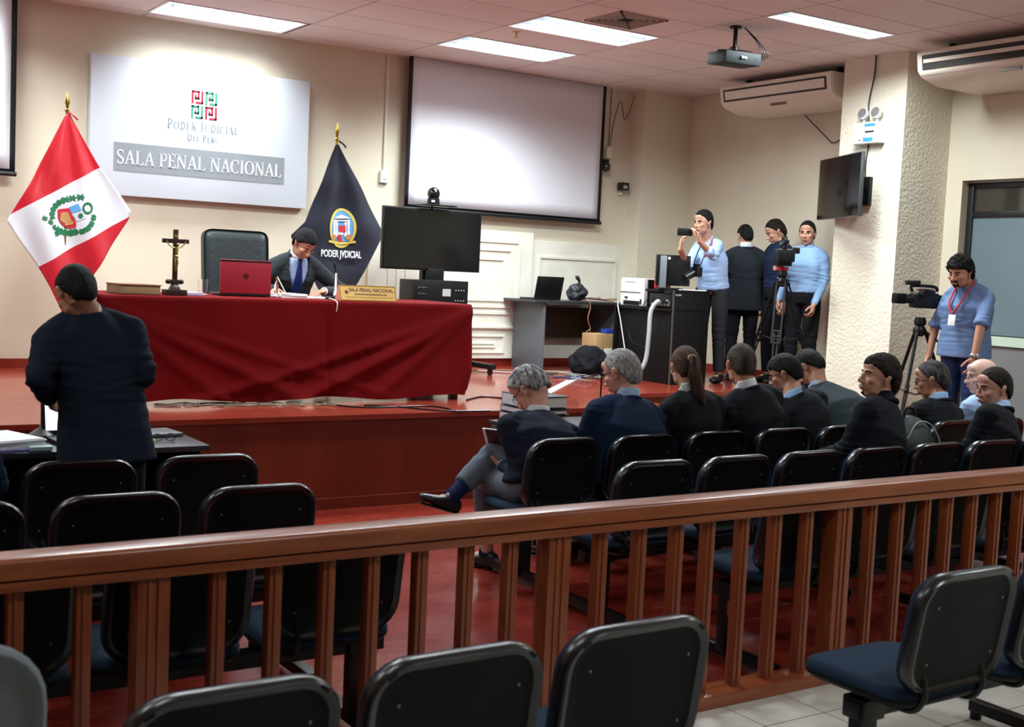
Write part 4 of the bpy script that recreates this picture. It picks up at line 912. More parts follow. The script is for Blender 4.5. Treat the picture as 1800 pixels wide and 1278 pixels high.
for k, (p0, p1, p2, p3) in enumerate((((820, 703), (850, 697), (900, 702), (960, 712)), ((640, 712), (700, 715), (780, 722), (862, 722)), ((560, 708), (640, 716), (760, 714), (808, 726)))):
    cable(['black cable crossing the stage from the red cloth to the lawyers\' table', 'long black cable along the stage edge in front of the red cloth', 'thin black cable ending at the stage edge'][k], [at(*q, Z=HS+.006) for q in (p0, p1, p2, p3)], .006, M_black)
bm = B(); random.seed(5)
for k in range(12):
    s0 = 270+k*26; pts = [at(s0+random.uniform(0, 50)*q, 710+random.uniform(-3, 3), Z=HS+.008) for q in (0, .7, 1.3, 2)]; tube(bm, pts, .004, 5)
tag(obj('cable_bundle', bm, mat('dusty_cable', S(128, 116, 92), .7)), 'dusty tangle of thin cables under the hem of the red cloth', 'cable', kind='stuff')
# ---------------------------------------------------------------- tripods and video cameras
def tripod(label, loc, h, spread, az, double=False, knob=True):
    t = thing('tripod', label, 'tripod', loc)
    bm = B(); lathe(bm, (0, 0, h-.16), [(.03, 0), (.055, .03), (.055, .06), (.035, .09), (.05, .10), (.05, .13), (.04, .16)], 18); obj('head', bm, M_bmetal, t)
    tops = []
    for k in range(3):
        a = az+2*PI*k/3; d = Vector((math.cos(a), math.sin(a), 0)); s = Vector((-d.y, d.x, 0))
        p0 = d*.05+Vector((0, 0, h-.12)); p1 = d*spread+Vector((0, 0, .02))
        bm = B()
        if double:
            for q in (-.04, .04):
                tube(bm, [p0+s*q, p0.lerp(p1, .55)+s*q], .010, per=1)
                tube(bm, [p0.lerp(p1, .45)+s*q*.55, p1+s*q*.2], .008, per=1)
            for f in (.02, .5, .56, .45): c = p0.lerp(p1, f); tube(bm, [c-s*.045, c+s*.045], .012, per=1)
        else:
            tube(bm, [p0, p0.lerp(p1, .5)], .015, per=1); tube(bm, [p0.lerp(p1, .45)+s*.012, p1], .010, per=1); tube(bm, [p0.lerp(p1, .45)-s*.012, p1], .008, per=1)
            ell(bm, p0.lerp(p1, .5), (.02, .02, .025))
        ell(bm, p1, (.022, .022, .02)); obj('leg', bm, M_bmetal, t)
    bm = B()
    for k in range(3):
        a = az+2*PI*k/3; d = Vector((math.cos(a), math.sin(a), 0)); tube(bm, [(0, 0, h*.42), d*(spread*.55)+Vector((0, 0, h*.45))], .006, per=1)
    obj('spreader', bm, M_bmetal, t)
    if knob: bm = B(); tube(bm, [(0, 0, h-.08), (.05, -.16, h-.2), (.06, -.26, h-.3)], .010); tube(bm, [(.055, -.2, h-.24), (.06, -.27, h-.31)], .015, per=1); obj('pan_handle', bm, M_bmetal, t)
    return t
def video_camera(label, loc, rz, s=1, tiltred=True):
    t = thing('video_camera', label, 'video camera', loc, rz)
    bm = B(); box(bm, (0, -.02, .10), (.13*s, .26*s, .15*s), .02, seg=3); box(bm, (0, -.19*s, .10), (.10*s, .10*s, .12*s), .015); obj('body', bm, M_black, t)
    bm = B(); cyl(bm, (0, .10*s, .11), (0, .19*s, .11), .045*s, .05*s); obj('lens', bm, M_black, t)
    bm = B(); box(bm, (0, .23*s, .11), (.13*s, .10*s, .10*s), .012); obj('lens_hood', bm, M_shell, t)
    bm = B(); tube(bm, [(0, .10*s, .17), (0, .11*s, .24*s+.01), (0, .0, .26*s), (0, -.13*s, .25*s), (0, -.15*s, .18)], .014); box(bm, (0, .10*s, .245), (.05, .14*s, .04), .008); obj('carry_handle', bm, M_black, t)
    bm = B(); box(bm, (.0, -.04*s, .20*s+.01), (.06, .14*s, .035), .008); obj('control_panel', bm, mat('camera_panel', S(88, 98, 100), .35), t)
    bm = B(); box(bm, (-.10*s, .02, .17), (.07, .05, .06), .01); box(bm, (-.09*s, -.03, .17), (.03, .09, .03), .006); obj('viewfinder', bm, M_black, t)
    bm = B(); box(bm, (-.068*s, .07*s, .19), (.006, .03, .012), .002); obj('red_marking', bm, M_crim, t)
    return t
tripod('black tripod in front of the textured pillar holding the right video camera', (8.46, 6.55, .32), 1.12, .42, math.radians(200))
video_camera('black video camera on the tripod in front of the textured pillar', (8.46, 6.55, 1.48), math.radians(62), .86)
tripod('tall black twin-tube tripod among the cameramen on the stage', (8.57, 8.25, HS), 1.16, .40, math.radians(218), True, False)
bm = B(); cyl(bm, (8.57, 8.25, 1.795), (8.57, 8.25, 1.83), .055); tag(obj('tripod_plate', bm, M_crim), 'red quick-release plate between the stage tripod and its camera', 'camera plate')
video_camera('black video camera with a viewfinder screen on the stage tripod', (8.57, 8.25, 1.82), math.radians(140), 1.12)
# ---------------------------------------------------------------- railing
t = thing('wooden_railing', 'long varnished wooden railing with square balusters across the room', 'railing', (3.5, 3.41, 0))
bm = B()
prof = [(3.348, .776), (3.348, .820), (3.353, .829), (3.364, .832), (3.455, .832), (3.467, .829), (3.471, .820), (3.471, .776), (3.462, .772), (3.357, .772)]
prism(bm, [(-1.2, y, z) for y, z in prof], (XR+1.2, 0, 0)); W('handrail', bm, M_rail, t, ang=60)
bm = B(); b2(bm, (-1.2, 3.354, .740), (XR, 3.462, .768), .003); b2(bm, (-1.2, 3.366, .766), (XR, 3.450, .774)); W('under_rail', bm, M_rail, t)
bm = B(); b2(bm, (-1.2, 3.345, 0), (XR, 3.475, .055), .005); W('base_rail', bm, M_rail, t)
posts = [-.39, 1.06, 2.49, 3.96, 5.41, 6.86, 8.31]
bm = B(); b2(bm, (-.0475, -.04, .055), (.0475, .04, .74), .004)
for s in (-1, 1): b2(bm, (s*.014-.004, -.047, .055), (s*.014+.004, -.038, .74), .002)
p0 = W('post', bm, M_post, t); first = True
for x in posts:
    o = p0 if first else p0.copy(); first = False
    if o is not p0: COL.objects.link(o)
    o.matrix_parent_inverse = Matrix.Identity(4); o.location = (x-3.5, 0, 0)
bm = B(); b2(bm, (-.021, -.024, .055), (.021, .024, .74), .004); b2(bm, (-.006, -.030, .07), (.006, -.02, .73), .002)
q0 = W('baluster', bm, M_post, t); first = True
for a, b in zip(posts, posts[1:]):
    for k in range(1, 8):
        x = a+(b-a)*(k+.12 if k < 4 else k)/8.05
        o = q0 if first else q0.copy(); first = False
        if o is not q0: COL.objects.link(o)
        o.matrix_parent_inverse = Matrix.Identity(4); o.location = (x-3.5, 0, 0)
# ---------------------------------------------------------------- chairs
def rr(w_, h_, r, n=7):
    out = []
    for cx, cz, a0 in ((w_/2-r, h_/2-r, 0), (-w_/2+r, h_/2-r, 90), (-w_/2+r, -h_/2+r, 180), (w_/2-r, -h_/2+r, 270)):
        for k in range(n): a = math.radians(a0+90*k/(n-1)); out.append((cx+r*math.cos(a), cz+r*math.sin(a)))
    return out
def pad(bm, layers, w_, h_, r, mp):
    rings = []
    for (sc, d) in layers:
        rings.append([bm.verts.new(mp(x, z, d)) for x, z in rr(w_+sc, h_+sc, max(.02, r+sc/2))])
    for a, b in zip(rings, rings[1:]):
        n = len(a)
        for k in range(n): bm.faces.new((a[k], a[(k+1) % n], b[(k+1) % n], b[k]))
    for rg in (rings[0], rings[-1]):
        # fill with inner rings so the surface can follow its curve
        cur = rg; n = len(cur); c = sum((v.co for v in cur), Vector())/n
        for s in (.7, .4, .15):
            nx = []
            base = rg
            for k in range(n): nx.append(bm.verts.new(c+(base[k].co-c)*s))
            for k in range(n): bm.faces.new((cur[k], cur[(k+1) % n], nx[(k+1) % n], nx[k]))
            cur = nx
        bm.faces.new(cur)
def backmap(x, z, d):      # z measured from centre of the back
    zz_ = .625+z; return Vector((x, .055-(zz_-.45)*.16+d+.16*x*x*1.6, zz_))
def make_chair(grey=False):
    t = thing('waiting_chair', 'x', 'chair')
    bm = B(); pad(bm, [(-.10, .008), (-.05, .004), (-.03, -.006), (-.012, -.008), (0, 0), (.004, .014), (0, .03)], .455, .385, .105, backmap)
    back = obj('backrest', bm, mat('grey_upholstery', S(112, 120, 124), .8, bump=(200, .3, .002)) if grey else [M_shell, M_rim], t, ang=50)
    if not grey:
        for f in back.data.polygons: f.material_index = 1 if (abs(f.normal.y) < .80 or max(abs(back.data.vertices[v].co.x) for v in f.vertices) > .205 or max(back.data.vertices[v].co.z for v in f.vertices) > .802) else 0
    bm = B(); pad(bm, [(-.012, .028), (-.01, .048), (-.03, .058), (-.07, .062)], .455, .385, .105, backmap); obj('back_cushion', bm, M_seat, back, ang=60)
    for sx_ in (-.155, .155):
        for z in (.09, -.09):
            bm = B(); ell(bm, backmap(sx_, z, -.001), (.004, .0025, .004), u=8, v=6); obj('screw', bm, mat('screw_steel', S(120, 120, 118), .4, metal=.8), back)
    sm = lambda x, y, d: Vector((x, .285+y, .405+d+.25*x*x*.3-(.06*(y-.12)**2*6 if y > .12 else 0)))
    bm = B(); pad(bm, [(-.03, -.018), (0, -.004), (.002, .006)], .46, .43, .09, sm); s_ = obj('seat_pan', bm, M_shell, t)
    bm = B(); pad(bm, [(-.004, .005), (0, .02), (-.02, .036), (-.06, .042)], .46, .43, .09, sm); obj('seat_cushion', bm, M_seat, t, ang=60)
    for sx_ in (-.14, .14):
        bm = B(); tube(bm, [(sx_, .072, .50), (sx_, .062, .46), (sx_, .06, .42), (sx_, .10, .375), (sx_, .2, .37), (sx_, .3, .37)], .011); obj('bracket', bm, M_bmetal, t)
    return t
chair0 = make_chair(); used = [False]
def place_chair(x, y, label, group):
    if not used[0]: used[0] = True; c = chair0; c.location = (x, y, 0)
    else: c = dup(chair0, (x, y, 0))
    c['label'] = label; c['group'] = group; return c
def bench(label, x0, x1, y, cols, group=None):
    t = thing('seating_bench', label, 'bench', ((x0+x1)/2, y+.28, 0))
    bm = B(); b2(bm, (x0, y+.25, .30), (x1, y+.31, .355), .004); W('beam', bm, M_bmetal, t)
    for x in cols:
        bm = B(); b2(bm, (x-.04, y+.255, .05), (x+.04, y+.305, .31), .004); box(bm, (x, y+.28, .33), (.10, .09, .07), .006); W('column', bm, M_bmetal, t)
        bm = B(); b2(bm, (x-.025, y-.02, .03), (x+.025, y+.62, .075), .006); 
        for yy in (y+.0, y+.60): cyl(bm, (x, yy, 0), (x, yy, .035), .022)
        W('foot_bar', bm, M_bmetal, t)
    return t
YA, YB, YC, YD = 4.96, 4.22, 3.48, 2.20
GA = 'front row of black linked chairs'; GB = 'second row of black linked chairs'; GC = 'row of black linked chairs just behind the railing'; GD = 'black linked chairs in the public area before the railing'
AX = [3.69+.53*k for k in range(8)]; BX = [3.67, 4.19, 4.705, 5.22, 5.72, 6.23, 6.75]; CX = [3.87+.53*k for k in range(8)]; 
labA = ['under the grey-haired man with crossed legs', 'under the grey-cropped man in the blue suit', 'under the woman with a ponytail', 'under the man whose hair thins at the crown', 'under the young man with glasses and light blue collar', 'under the leaning man in the grey suit', 'under the greying man with glasses on the right', 'under the bald man in a light blue shirt']
for k, x in enumerate(AX): place_chair(x, YA, 'black linked chair '+labA[k], GA)
for k, x in enumerate((.73, 1.26, 1.79)): place_chair(x, YA, 'black linked chair '+['under the navy sleeve cut off at the left edge', 'directly behind the standing lawyer', 'beside the right end of the black table, row in front'][k], GA)
labB = ['behind the grey-haired man, second row, aisle end', 'behind the blue-suited man, second row', 'left of the bearded man in the second row', 'under the bearded man looking left', 'holding the dark backpack', 'under the dark-haired man at the right edge', 'last of the second row by the right edge']
for k, x in enumerate(BX): place_chair(x, YB, 'black linked chair '+labB[k], GB)
for k, x in enumerate((.67, 1.20, 1.73)): place_chair(x, YB, 'black linked chair in the empty left block, second row, '+['cut off at the left edge', 'middle seat', 'seat nearest the aisle'][k], GB)
for k, x in enumerate(CX): place_chair(x, YC, 'black linked chair behind the railing in the right block, '+['aisle seat over the stickered leg', 'second from the aisle', 'third from the aisle', 'fourth from the aisle', 'fifth from the aisle', 'sixth from the aisle', 'seventh from the aisle', 'eighth from the aisle'][k], GC)
for k, x in enumerate((.66, 1.19, 1.72)): place_chair(x, YC, 'black linked chair behind the railing in the left block, '+['leftmost seat', 'middle seat', 'aisle seat edge seen through balusters'][k], GC)
for k, x in enumerate((.87, 1.385, 1.90, 3.20, 3.73)): place_chair(x, YD, 'black linked chair before the railing, '+['leftmost of the three at the bottom edge', 'middle of the three at the bottom edge', 'rightmost of the three at the bottom edge', 'whole blue seat showing over the tiles', 'cut off at the right edge'][k], GD)
gc = make_chair(True); gc.location = (.235, 2.14, 0); gc.scale = (1.15, 1, 1.2); gc['label'] = 'grey upholstered chair back at the lower left corner'
bench('black steel frame under the right front row of chairs', 3.5, 7.6, YA, [3.62, 5.0, 6.6]); bench('black steel frame under the left front row of chairs', .45, 2.0, YA, [.8, 1.9])
bench('black steel frame under the right second row of chairs', 3.45, 7.0, YB, [3.57, 5.0, 6.5]); bench('black steel frame under the left second row of chairs', .45, 2.0, YB, [.7, 1.95])
tb = bench('black steel frame with stickers on its leg, right block behind the railing', 3.66, 7.8, YC, [3.70, 5.2, 6.8]); bench('black steel frame under the left chairs just behind the railing', .4, 2.0, YC, [.75, 1.91])
bench('black steel frame under the bottom-edge chairs before the railing', -.1, 2.15, YD, [.75, 1.95]); bench('black steel frame under the chairs over the tiled floor', 3.0, 4.6, YD, [3.06, 4.12])
bm = B(); b2(bm, (3.67, YC+.252, .22), (3.69, YC+.2555, .28)); W('sticker', bm, mat('red_sticker', S(180, 70, 60), .5), tb, False); bm = B(); b2(bm, (3.705, YC+.252, .22), (3.725, YC+.2555, .28)); W('sticker', bm, mat('pale_sticker2', S(170, 170, 160), .5), tb, False)
# ---------------------------------------------------------------- lawyers' tables
def table(label, x0, x1, y0, y1, z, m1, m2):
    t = thing('black_table', label, 'table', ((x0+x1)/2, (y0+y1)/2, 0))
    bm = B(); b2(bm, (x0, y0, z-.028), (x1, y1, z), .004); W('table_top', bm, m1, t)
    for x in (x0+.04, x1-.06): bm = B(); b2(bm, (x, y0+.03, 0), (x+.022, y1-.03, z-.028), .003); W('side_panel', bm, m2, t)
    bm = B(); b2(bm, (x0+.062, y1-.16, .18), (x1-.06, y1-.14, z-.028), .003); W('front_panel', bm, m2, t)
    return t
M_tt = mat('charcoal_table_top', S(46, 46, 50), .3)
table('black table the standing lawyer leans over', .2, 2.06, 5.72, 6.27, .74, M_tt, M_blk)
table('dark table with grey side in front of the seated front row', 4.03, 7.5, 5.75, 6.27, .74, M_tt, mat('slate_laminate', S(66, 72, 76), .5))
M_binder = mat('binder_black', S(22, 22, 26), .4); M_spine = mat('binder_white_label', S(212, 212, 224), .5)
def binder(label, c, rz, th=.075):
    t = thing('ring_binder', label, 'binder', c, rz, 'binders stacked on the lawyers\' table')
    bm = B(); box(bm, (0, 0, .003), (.28, .32, .004), .001); box(bm, (0, 0, th-.003), (.28, .32, .004), .001); box(bm, (-.139, 0, th/2), (.004, .32, th), .001); obj('cover', bm, M_binder, t)
    bm = B(); box(bm, (-.1425, 0, th/2), (.002, .30, th-.012), 0); obj('spine_label', bm, M_spine, t, False)
    bm = B(); box(bm, (-.003, 0, th/2), (.26, .30, th-.016), 0); obj('pages', bm, mat('binder_pages', S(226, 220, 208), .8), t, False)
binder('black ring binder with white spine at the bottom of the stack', (4.13, 5.93, .741), 0, .08)
binder('thin open file between the two ring binders', (4.145, 5.94, .822), .03, .035)
binder('black ring binder with white spine on top of the stack', (4.16, 5.96, .858), -.04, .075)
goose_mic('gooseneck microphone rising behind the grey-haired man', (4.75, 6.08, .741), [(0, 0, .1), (0, 0, .28), (.0, .0, .34), (.03, -.0, .38), (.10, -.02, .36), (.17, -.03, .34)], .013, 'box')
goose_mic('gooseneck microphone with a grey cone base beside the standing lawyer', (1.36, 6.15, .741), [(0, 0, .1), (0, 0, .18), (.004, 0, .25), (.004, .02, .32)], .013)
M_lit = mat('lit_screen', (1, 1, 1), .3, emit=((.86, .92, 1.0), .9))
t = thing('laptop', 'open laptop with a lit white screen on the black table', 'laptop', (1.555, 6.02, .741), math.radians(4))
bm = B(); box(bm, (0, 0, .01), (.37, .25, .018), .004); obj('keyboard_base', bm, M_black, t)
R_ = Matrix.Rotation(math.radians(-10), 3, 'X')
bm = B(); box(bm, R_ @ Vector((0, 0, .13))+Vector((0, .12, .015)), (.38, .010, .25), .003, R_); lid = obj('lid', bm, M_black, t)
bm = B(); box(bm, R_ @ Vector((0, -.0062, .132))+Vector((0, .12, .015)), (.345, .002, .215), 0, R_); obj('screen', bm, M_lit, lid, False)
sheets('fanned pile of white papers at the left end of the black table', (1.14, 5.93, .741), (.24, .32, .05), .35, 9, M_paper)
sheets('lilac folder under the pile of white papers', (1.10, 5.82, .741), (.26, .2, .012), .15, 1, mat('lilac_folder', S(120, 118, 170), .5), 'folder', 'folder')
bm = B(); tube(bm, [(0, 0, 0), (.12, .01, 0)], .008, per=1); o = obj('highlighter', bm, mat('yellow_marker', S(216, 222, 60), .5)); o.location = (1.36, 5.78, .751); tag(o, 'yellow highlighter lying near the front edge of the black table', 'marker')
bm = B(); box(bm, (0, 0, .012), (.1, .05, .02), .004); o = obj('clear_note_box', bm, mat('pale_cyan', S(170, 200, 200), .3)); o.location = (1.27, 5.76, .741); tag(o, 'pale clear note holder beside the yellow highlighter', 'stationery')
t = thing('reading_glasses', 'dark folded reading glasses on the black table right of the lawyer', 'glasses', (1.88, 5.88, .742))
for s in (-1, 1): bm = B(); tube(bm, [(s*.033+.024*math.cos(a), 0, .022+.018*math.sin(a)) for a in [2*PI*k/14 for k in range(15)]], .0025, 6, per=1); obj('rim', bm, M_black, t)
for s in (-1, 1): bm = B(); tube(bm, [(s*.057, 0, .026), (s*.06, .06, .02), (s*.05, .13, .006)], .0025, 6); obj('temple_arm', bm, M_black, t)
bm = B(); ell(bm, (0, 0, .012), (.03, .022, .012)); o = obj('eraser', bm, mat('lime_plastic', S(200, 226, 50), .5)); o.location = (1.80, 5.86, .741); tag(o, 'lime green eraser beside the reading glasses', 'stationery')
bm = B(); box(bm, (0, 0, .009), (.33, .22, .016), .004, Euler((0, 0, .1))); o = obj('closed_laptop', bm, mat('slate_case', S(86, 88, 94), .35)); o.location = (1.86, 6.14, .741); tag(o, 'closed slate grey laptop at the far edge of the black table', 'laptop')
# backpack on a chair
t = thing('backpack', 'dark backpack with a pale piping line on a second-row chair', 'bag', (5.80, YB+.30, .445))
bm = B(); vs = ell(bm, (0, 0, .24), (.20, .13, .25), u=40, v=30)
for v in vs: v.co += Vector((v.co.x, v.co.y, 0)).normalized()*noise.noise(v.co*7)*.02; v.co.z = max(v.co.z, 0)
obj('bag_body', bm, mat('dark_teal_nylon', S(36, 44, 48), .6, bump=(60, .4, .006)), t)
bm = B(); tube(bm, [(-.12, -.09, .37), (-.02, -.08, .46), (.09, -.09, .44), (.155, -.11, .33), (.17, -.105, .2)], .004); obj('piping', bm, mat('pale_piping', S(170, 176, 176), .5), t)
bm = B(); tube(bm, [(-.05, 0, .48), (-.03, .0, .53), (.03, 0, .53), (.05, 0, .48)], .010); obj('carry_loop', bm, M_black, t)
bm = B(); box(bm, (.02, -.128, .33), (.05, .006, .012), .002); obj('logo_tag', bm, M_white, t)
# ---------------------------------------------------------------- people
def fuse(bm, voxel, iters=3, fac=.5):
    me = bpy.data.meshes.new('tmp'); bmesh.ops.recalc_face_normals(bm, faces=bm.faces[:]); bm.to_mesh(me); bm.free()
    o = bpy.data.objects.new('tmp', me); COL.objects.link(o)
    r = o.modifiers.new('r', 'REMESH'); r.mode = 'VOXEL'; r.voxel_size = voxel; r.use_smooth_shade = True
    if iters: s = o.modifiers.new('s', 'SMOOTH'); s.factor = fac; s.iterations = iters
    bpy.context.view_layer.update()
    m2 = bpy.data.meshes.new_from_object(o.evaluated_get(bpy.context.evaluated_depsgraph_get()))
    bpy.data.objects.remove(o); bpy.data.meshes.remove(me)
    m2.polygons.foreach_set('use_smooth', [True]*len(m2.polygons)); return m2
def mobj(name, me, m, parent=None, label=None):
    me.name = name; me.materials.clear(); me.materials.append(m)
    o = bpy.data.objects.new(name, me); COL.objects.link(o)
    if parent is not None: o.parent = parent
    if label: o['label'] = label
    return o
def wrinkle(me, amp, seed=0, foci=()):
    """soft folds: long noise ridges, stronger round elbows and waist"""
    n = len(me.vertices); co = np.empty(n*3); me.vertices.foreach_get('co', co); no = np.empty(n*3); me.vertices.foreach_get('normal', no)
    co = co.reshape(-1, 3); no = no.reshape(-1, 3); fo = [(Vector(f[0]), f[1], f[2]) for f in foci]
    d = np.empty(n)
    for i in range(n):
        p = Vector(co[i]); a = amp*noise.noise(Vector((p.x*7+seed, p.y*7, p.z*5)))
        for c, rr_, am in fo:
            q = (p-c).length
            if q < rr_*2: a += am*math.exp(-(q/rr_)**2)*math.sin(noise.noise(Vector((p.x*5+seed, p.y*5, p.z*22)))*7)
        d[i] = a
    co += no*d[:, None]; me.vertices.foreach_set('co', co.reshape(-1)); me.update()
def limb(bm, pts, rs, n=14, joint=True):
    for i in range(len(pts)-1): loft(bm, [pts[i], Vector(pts[i]).lerp(Vector(pts[i+1]), .5), pts[i+1]], [rs[i], (rs[i]+rs[i+1])/2, rs[i+1]], n=n)
    if joint:
        for p, r in zip(pts, rs): ell(bm, p, r, u=n, v=8)
def hand(bm, wrist, d, n, side, curl=(35, 35, 30), spread=1.0, thumb=(.55, .65, .35), sc=1.0, fcurl=None):
    """wrist point, finger direction d, palm-facing direction n, side 'R'/'L'"""
    wrist = Vector(wrist); d = Vector(d).normalized(); n = Vector(n); n = (n-d*n.dot(d)).normalized()
    t = n.cross(d)*(-1 if side == 'R' else 1)
    loft(bm, [wrist-d*.01, wrist+d*.02*sc, wrist+d*.06*sc, wrist+d*.088*sc], [(.026*sc, .020*sc), (.033*sc, .018*sc), (.040*sc, .016*sc), (.038*sc, .012*sc)], t, 14, 2.4)
    for k, (off, ln, r) in enumerate(((.029, .074, .0088), (.010, .082, .0090), (-.010, .077, .0086), (-.028, .060, .0078))):
        p = wrist+d*.083*sc+t*off*sc; cur = (d+t*off*spread*2).normalized(); ax = cur.cross(n).normalized(); tot = 0
        c3 = fcurl[k] if fcurl else curl; pts = [p-d*.02*sc, p]; q = p
        for f, cu in zip((.45, .31, .24), c3):
            tot += math.radians(cu); v = (cur*math.cos(tot)+n*math.sin(tot)); q = q+v*ln*f*sc; pts.append(q)
        limb(bm, pts, [r*sc*1.05, r*sc, r*sc*.97, r*sc*.9, r*sc*.82], 8)
    p = wrist+d*.022*sc+t*.024*sc; v = (d*thumb[0]+t*thumb[1]+n*thumb[2]).normalized(); p1 = p+v*.042*sc; v2 = (v*.7+d*.5+n*.15).normalized(); p2 = p1+v2*.032*sc; p3 = p2+(v2+d*.2).normalized()*.026*sc
    limb(bm, [p-v*.01, p1, p2, p3], [.014*sc, .0115*sc, .0105*sc, .009*sc], 8)
def head_geo(bm, c, R, ear=True, sc=1.0, fat=1.0):
    q = lambda x, y, z: c+R @ (Vector((x, y, z))*sc)
    e = lambda p, r, R2=None: ell(bm, q(*p), Vector(r)*sc, R if R2 is None else R @ R2, u=24, v=16)
    e((0, -.012, .030), (.076, .096, .088)); e((0, .020, -.030), (.060*fat, .068, .080)); e((0, -.03, -.03), (.060, .060, .06))
    e((0, .052, -.090), (.026, .026, .020)); e((0, .070, .026), (.046, .018, .013)); e((0, .066, .06), (.05, .02, .03))
    for s in (-1, 1):
        e((s*.037*fat, .057, -.018), (.024, .024, .022)); e((s*.034*fat, .02, -.07), (.022, .04, .022)); e((s*.011, .097, -.031), (.0085, .010, .0075))
        if ear:
            Re = Euler((0, s*math.radians(12), s*math.radians(-22))).to_matrix(); e((s*.079, -.012, -.005), (.007, .018, .030), Re); e((s*.080, -.018, .008), (.010, .016, .018), Re); e((s*.078, -.006, -.028), (.007, .009, .011), Re)
    loft(bm, [q(0, .080, .022), q(0, .094, .0), q(0, .108, -.024), q(0, .100, -.038)], [.007*sc, .008*sc, .0115*sc, .006*sc], n=10)
    e((0, .108, -.028), (.0105, .010, .009)); e((0, .086, -.056), (.022, .012, .007)); e((0, .083, -.068), (.019, .012, .007))
def shell(c, R, sc, mask, thick, amp, freq, seed=0, cz=.012, rad=(.081, .103, .110), u=72, v=48, cy=-.013, nape_full=True):
    """hair or beard: a skull-hugging shell, sunk under the skin where the mask is off"""
    bm = B(); q = bmesh.ops.create_uvsphere(bm, u_segments=u, v_segments=v, radius=1)
    for x in q['verts']:
        d = x.co.copy(); p = Vector((d.x*rad[0], d.y*rad[1]+cy, d.z*rad[2]+cz)); m = mask(p)
        nn = noise.noise(Vector((d.x*freq[0]+seed, d.y*freq[1], d.z*freq[2]))); n2 = noise.noise(Vector((d.x*freq[0]*2.3, d.y*freq[1]*2.3+seed, d.z*freq[2]*2.3)))
        th = thick(p) if callable(thick) else thick
        k = 1+m*(th+amp*(nn+.5*n2))-(1-m)*(.16 if d.z > 0 or not nape_full else .16+.5*min(1, -d.z*1.6))
        hf = ((1-abs(d.z)**3.4)**.5/max(1e-3, (1-d.z*d.z)**.5)) if (d.z < 0 and nape_full and abs(d.z) < .999) else 1
        x.co = c+R @ (Vector((d.x*rad[0]*k*min(hf, 2.2)*(1-.12*abs(min(0, d.z))), d.y*rad[1]*k*min(hf, 2.2)*(1-.03*abs(min(0, d.z)))+cy, d.z*rad[2]*k+cz))*sc)
    return bm
def sst(a, b, x): t = min(1, max(0, (x-a)/(b-a))); return t*t*(3-2*t)
def hairline(front=.072, nape=-.088, side=.0, temple=.03, bald=None):
    def f(p):
        y = p.y
        if y > .055: zl = front+(abs(p.x)/.08)**2*(-.012)
        elif y > .02: s = (y-.02)/.035; zl = temple*(1-s)+front*s
        elif y > -.005: s = (y+.005)/.025; zl = side*(1-s)+temple*s
        elif y > -.030: zl = .012
        elif y > -.055: s = (y+.055)/.025; zl = (-.055)*(1-s)+(.012)*s
        else: zl = nape+max(0, (.0))
        m = sst(zl-.006, zl+.006, p.z)
        if bald: m *= bald(p)
        return m
    return f
SKIN = {}
def skin_mat(name, c):
    if name not in SKIN: SKIN[name] = mat('skin_'+name, c, .5, sss=.12, bump=(120, .15, .001), var=(tuple(v*.86 for v in c), 8, (1, 1, 1), .4, .75))
    return SKIN[name]
def hair_mat(name, c1, c2=None, lo=.4, hi=.65, sc=9):
    return mat('hair_'+name, c1, .68, spec=.2, bump=(60, 1.0, .012, (3, 1, .6), 4), var=(c2 or tuple(v*1.8+.004 for v in c1), sc, (5, 1.2, 1.2), lo, hi))
def fabric(name, c, rough=.88, sheen=.0, sc=350): return mat('fabric_'+name, c, rough, spec=.18, bump=(sc, .3, .002), sheen=sheen, var=(tuple(v*1.18 for v in c), 4, (1, 1, 1), .35, .7))
M_eyew = mat('eye_white', S(190, 180, 172), .3); M_iris = mat('iris', S(30, 18, 12), .15); M_lip = mat('lips', S(150, 84, 76), .5)
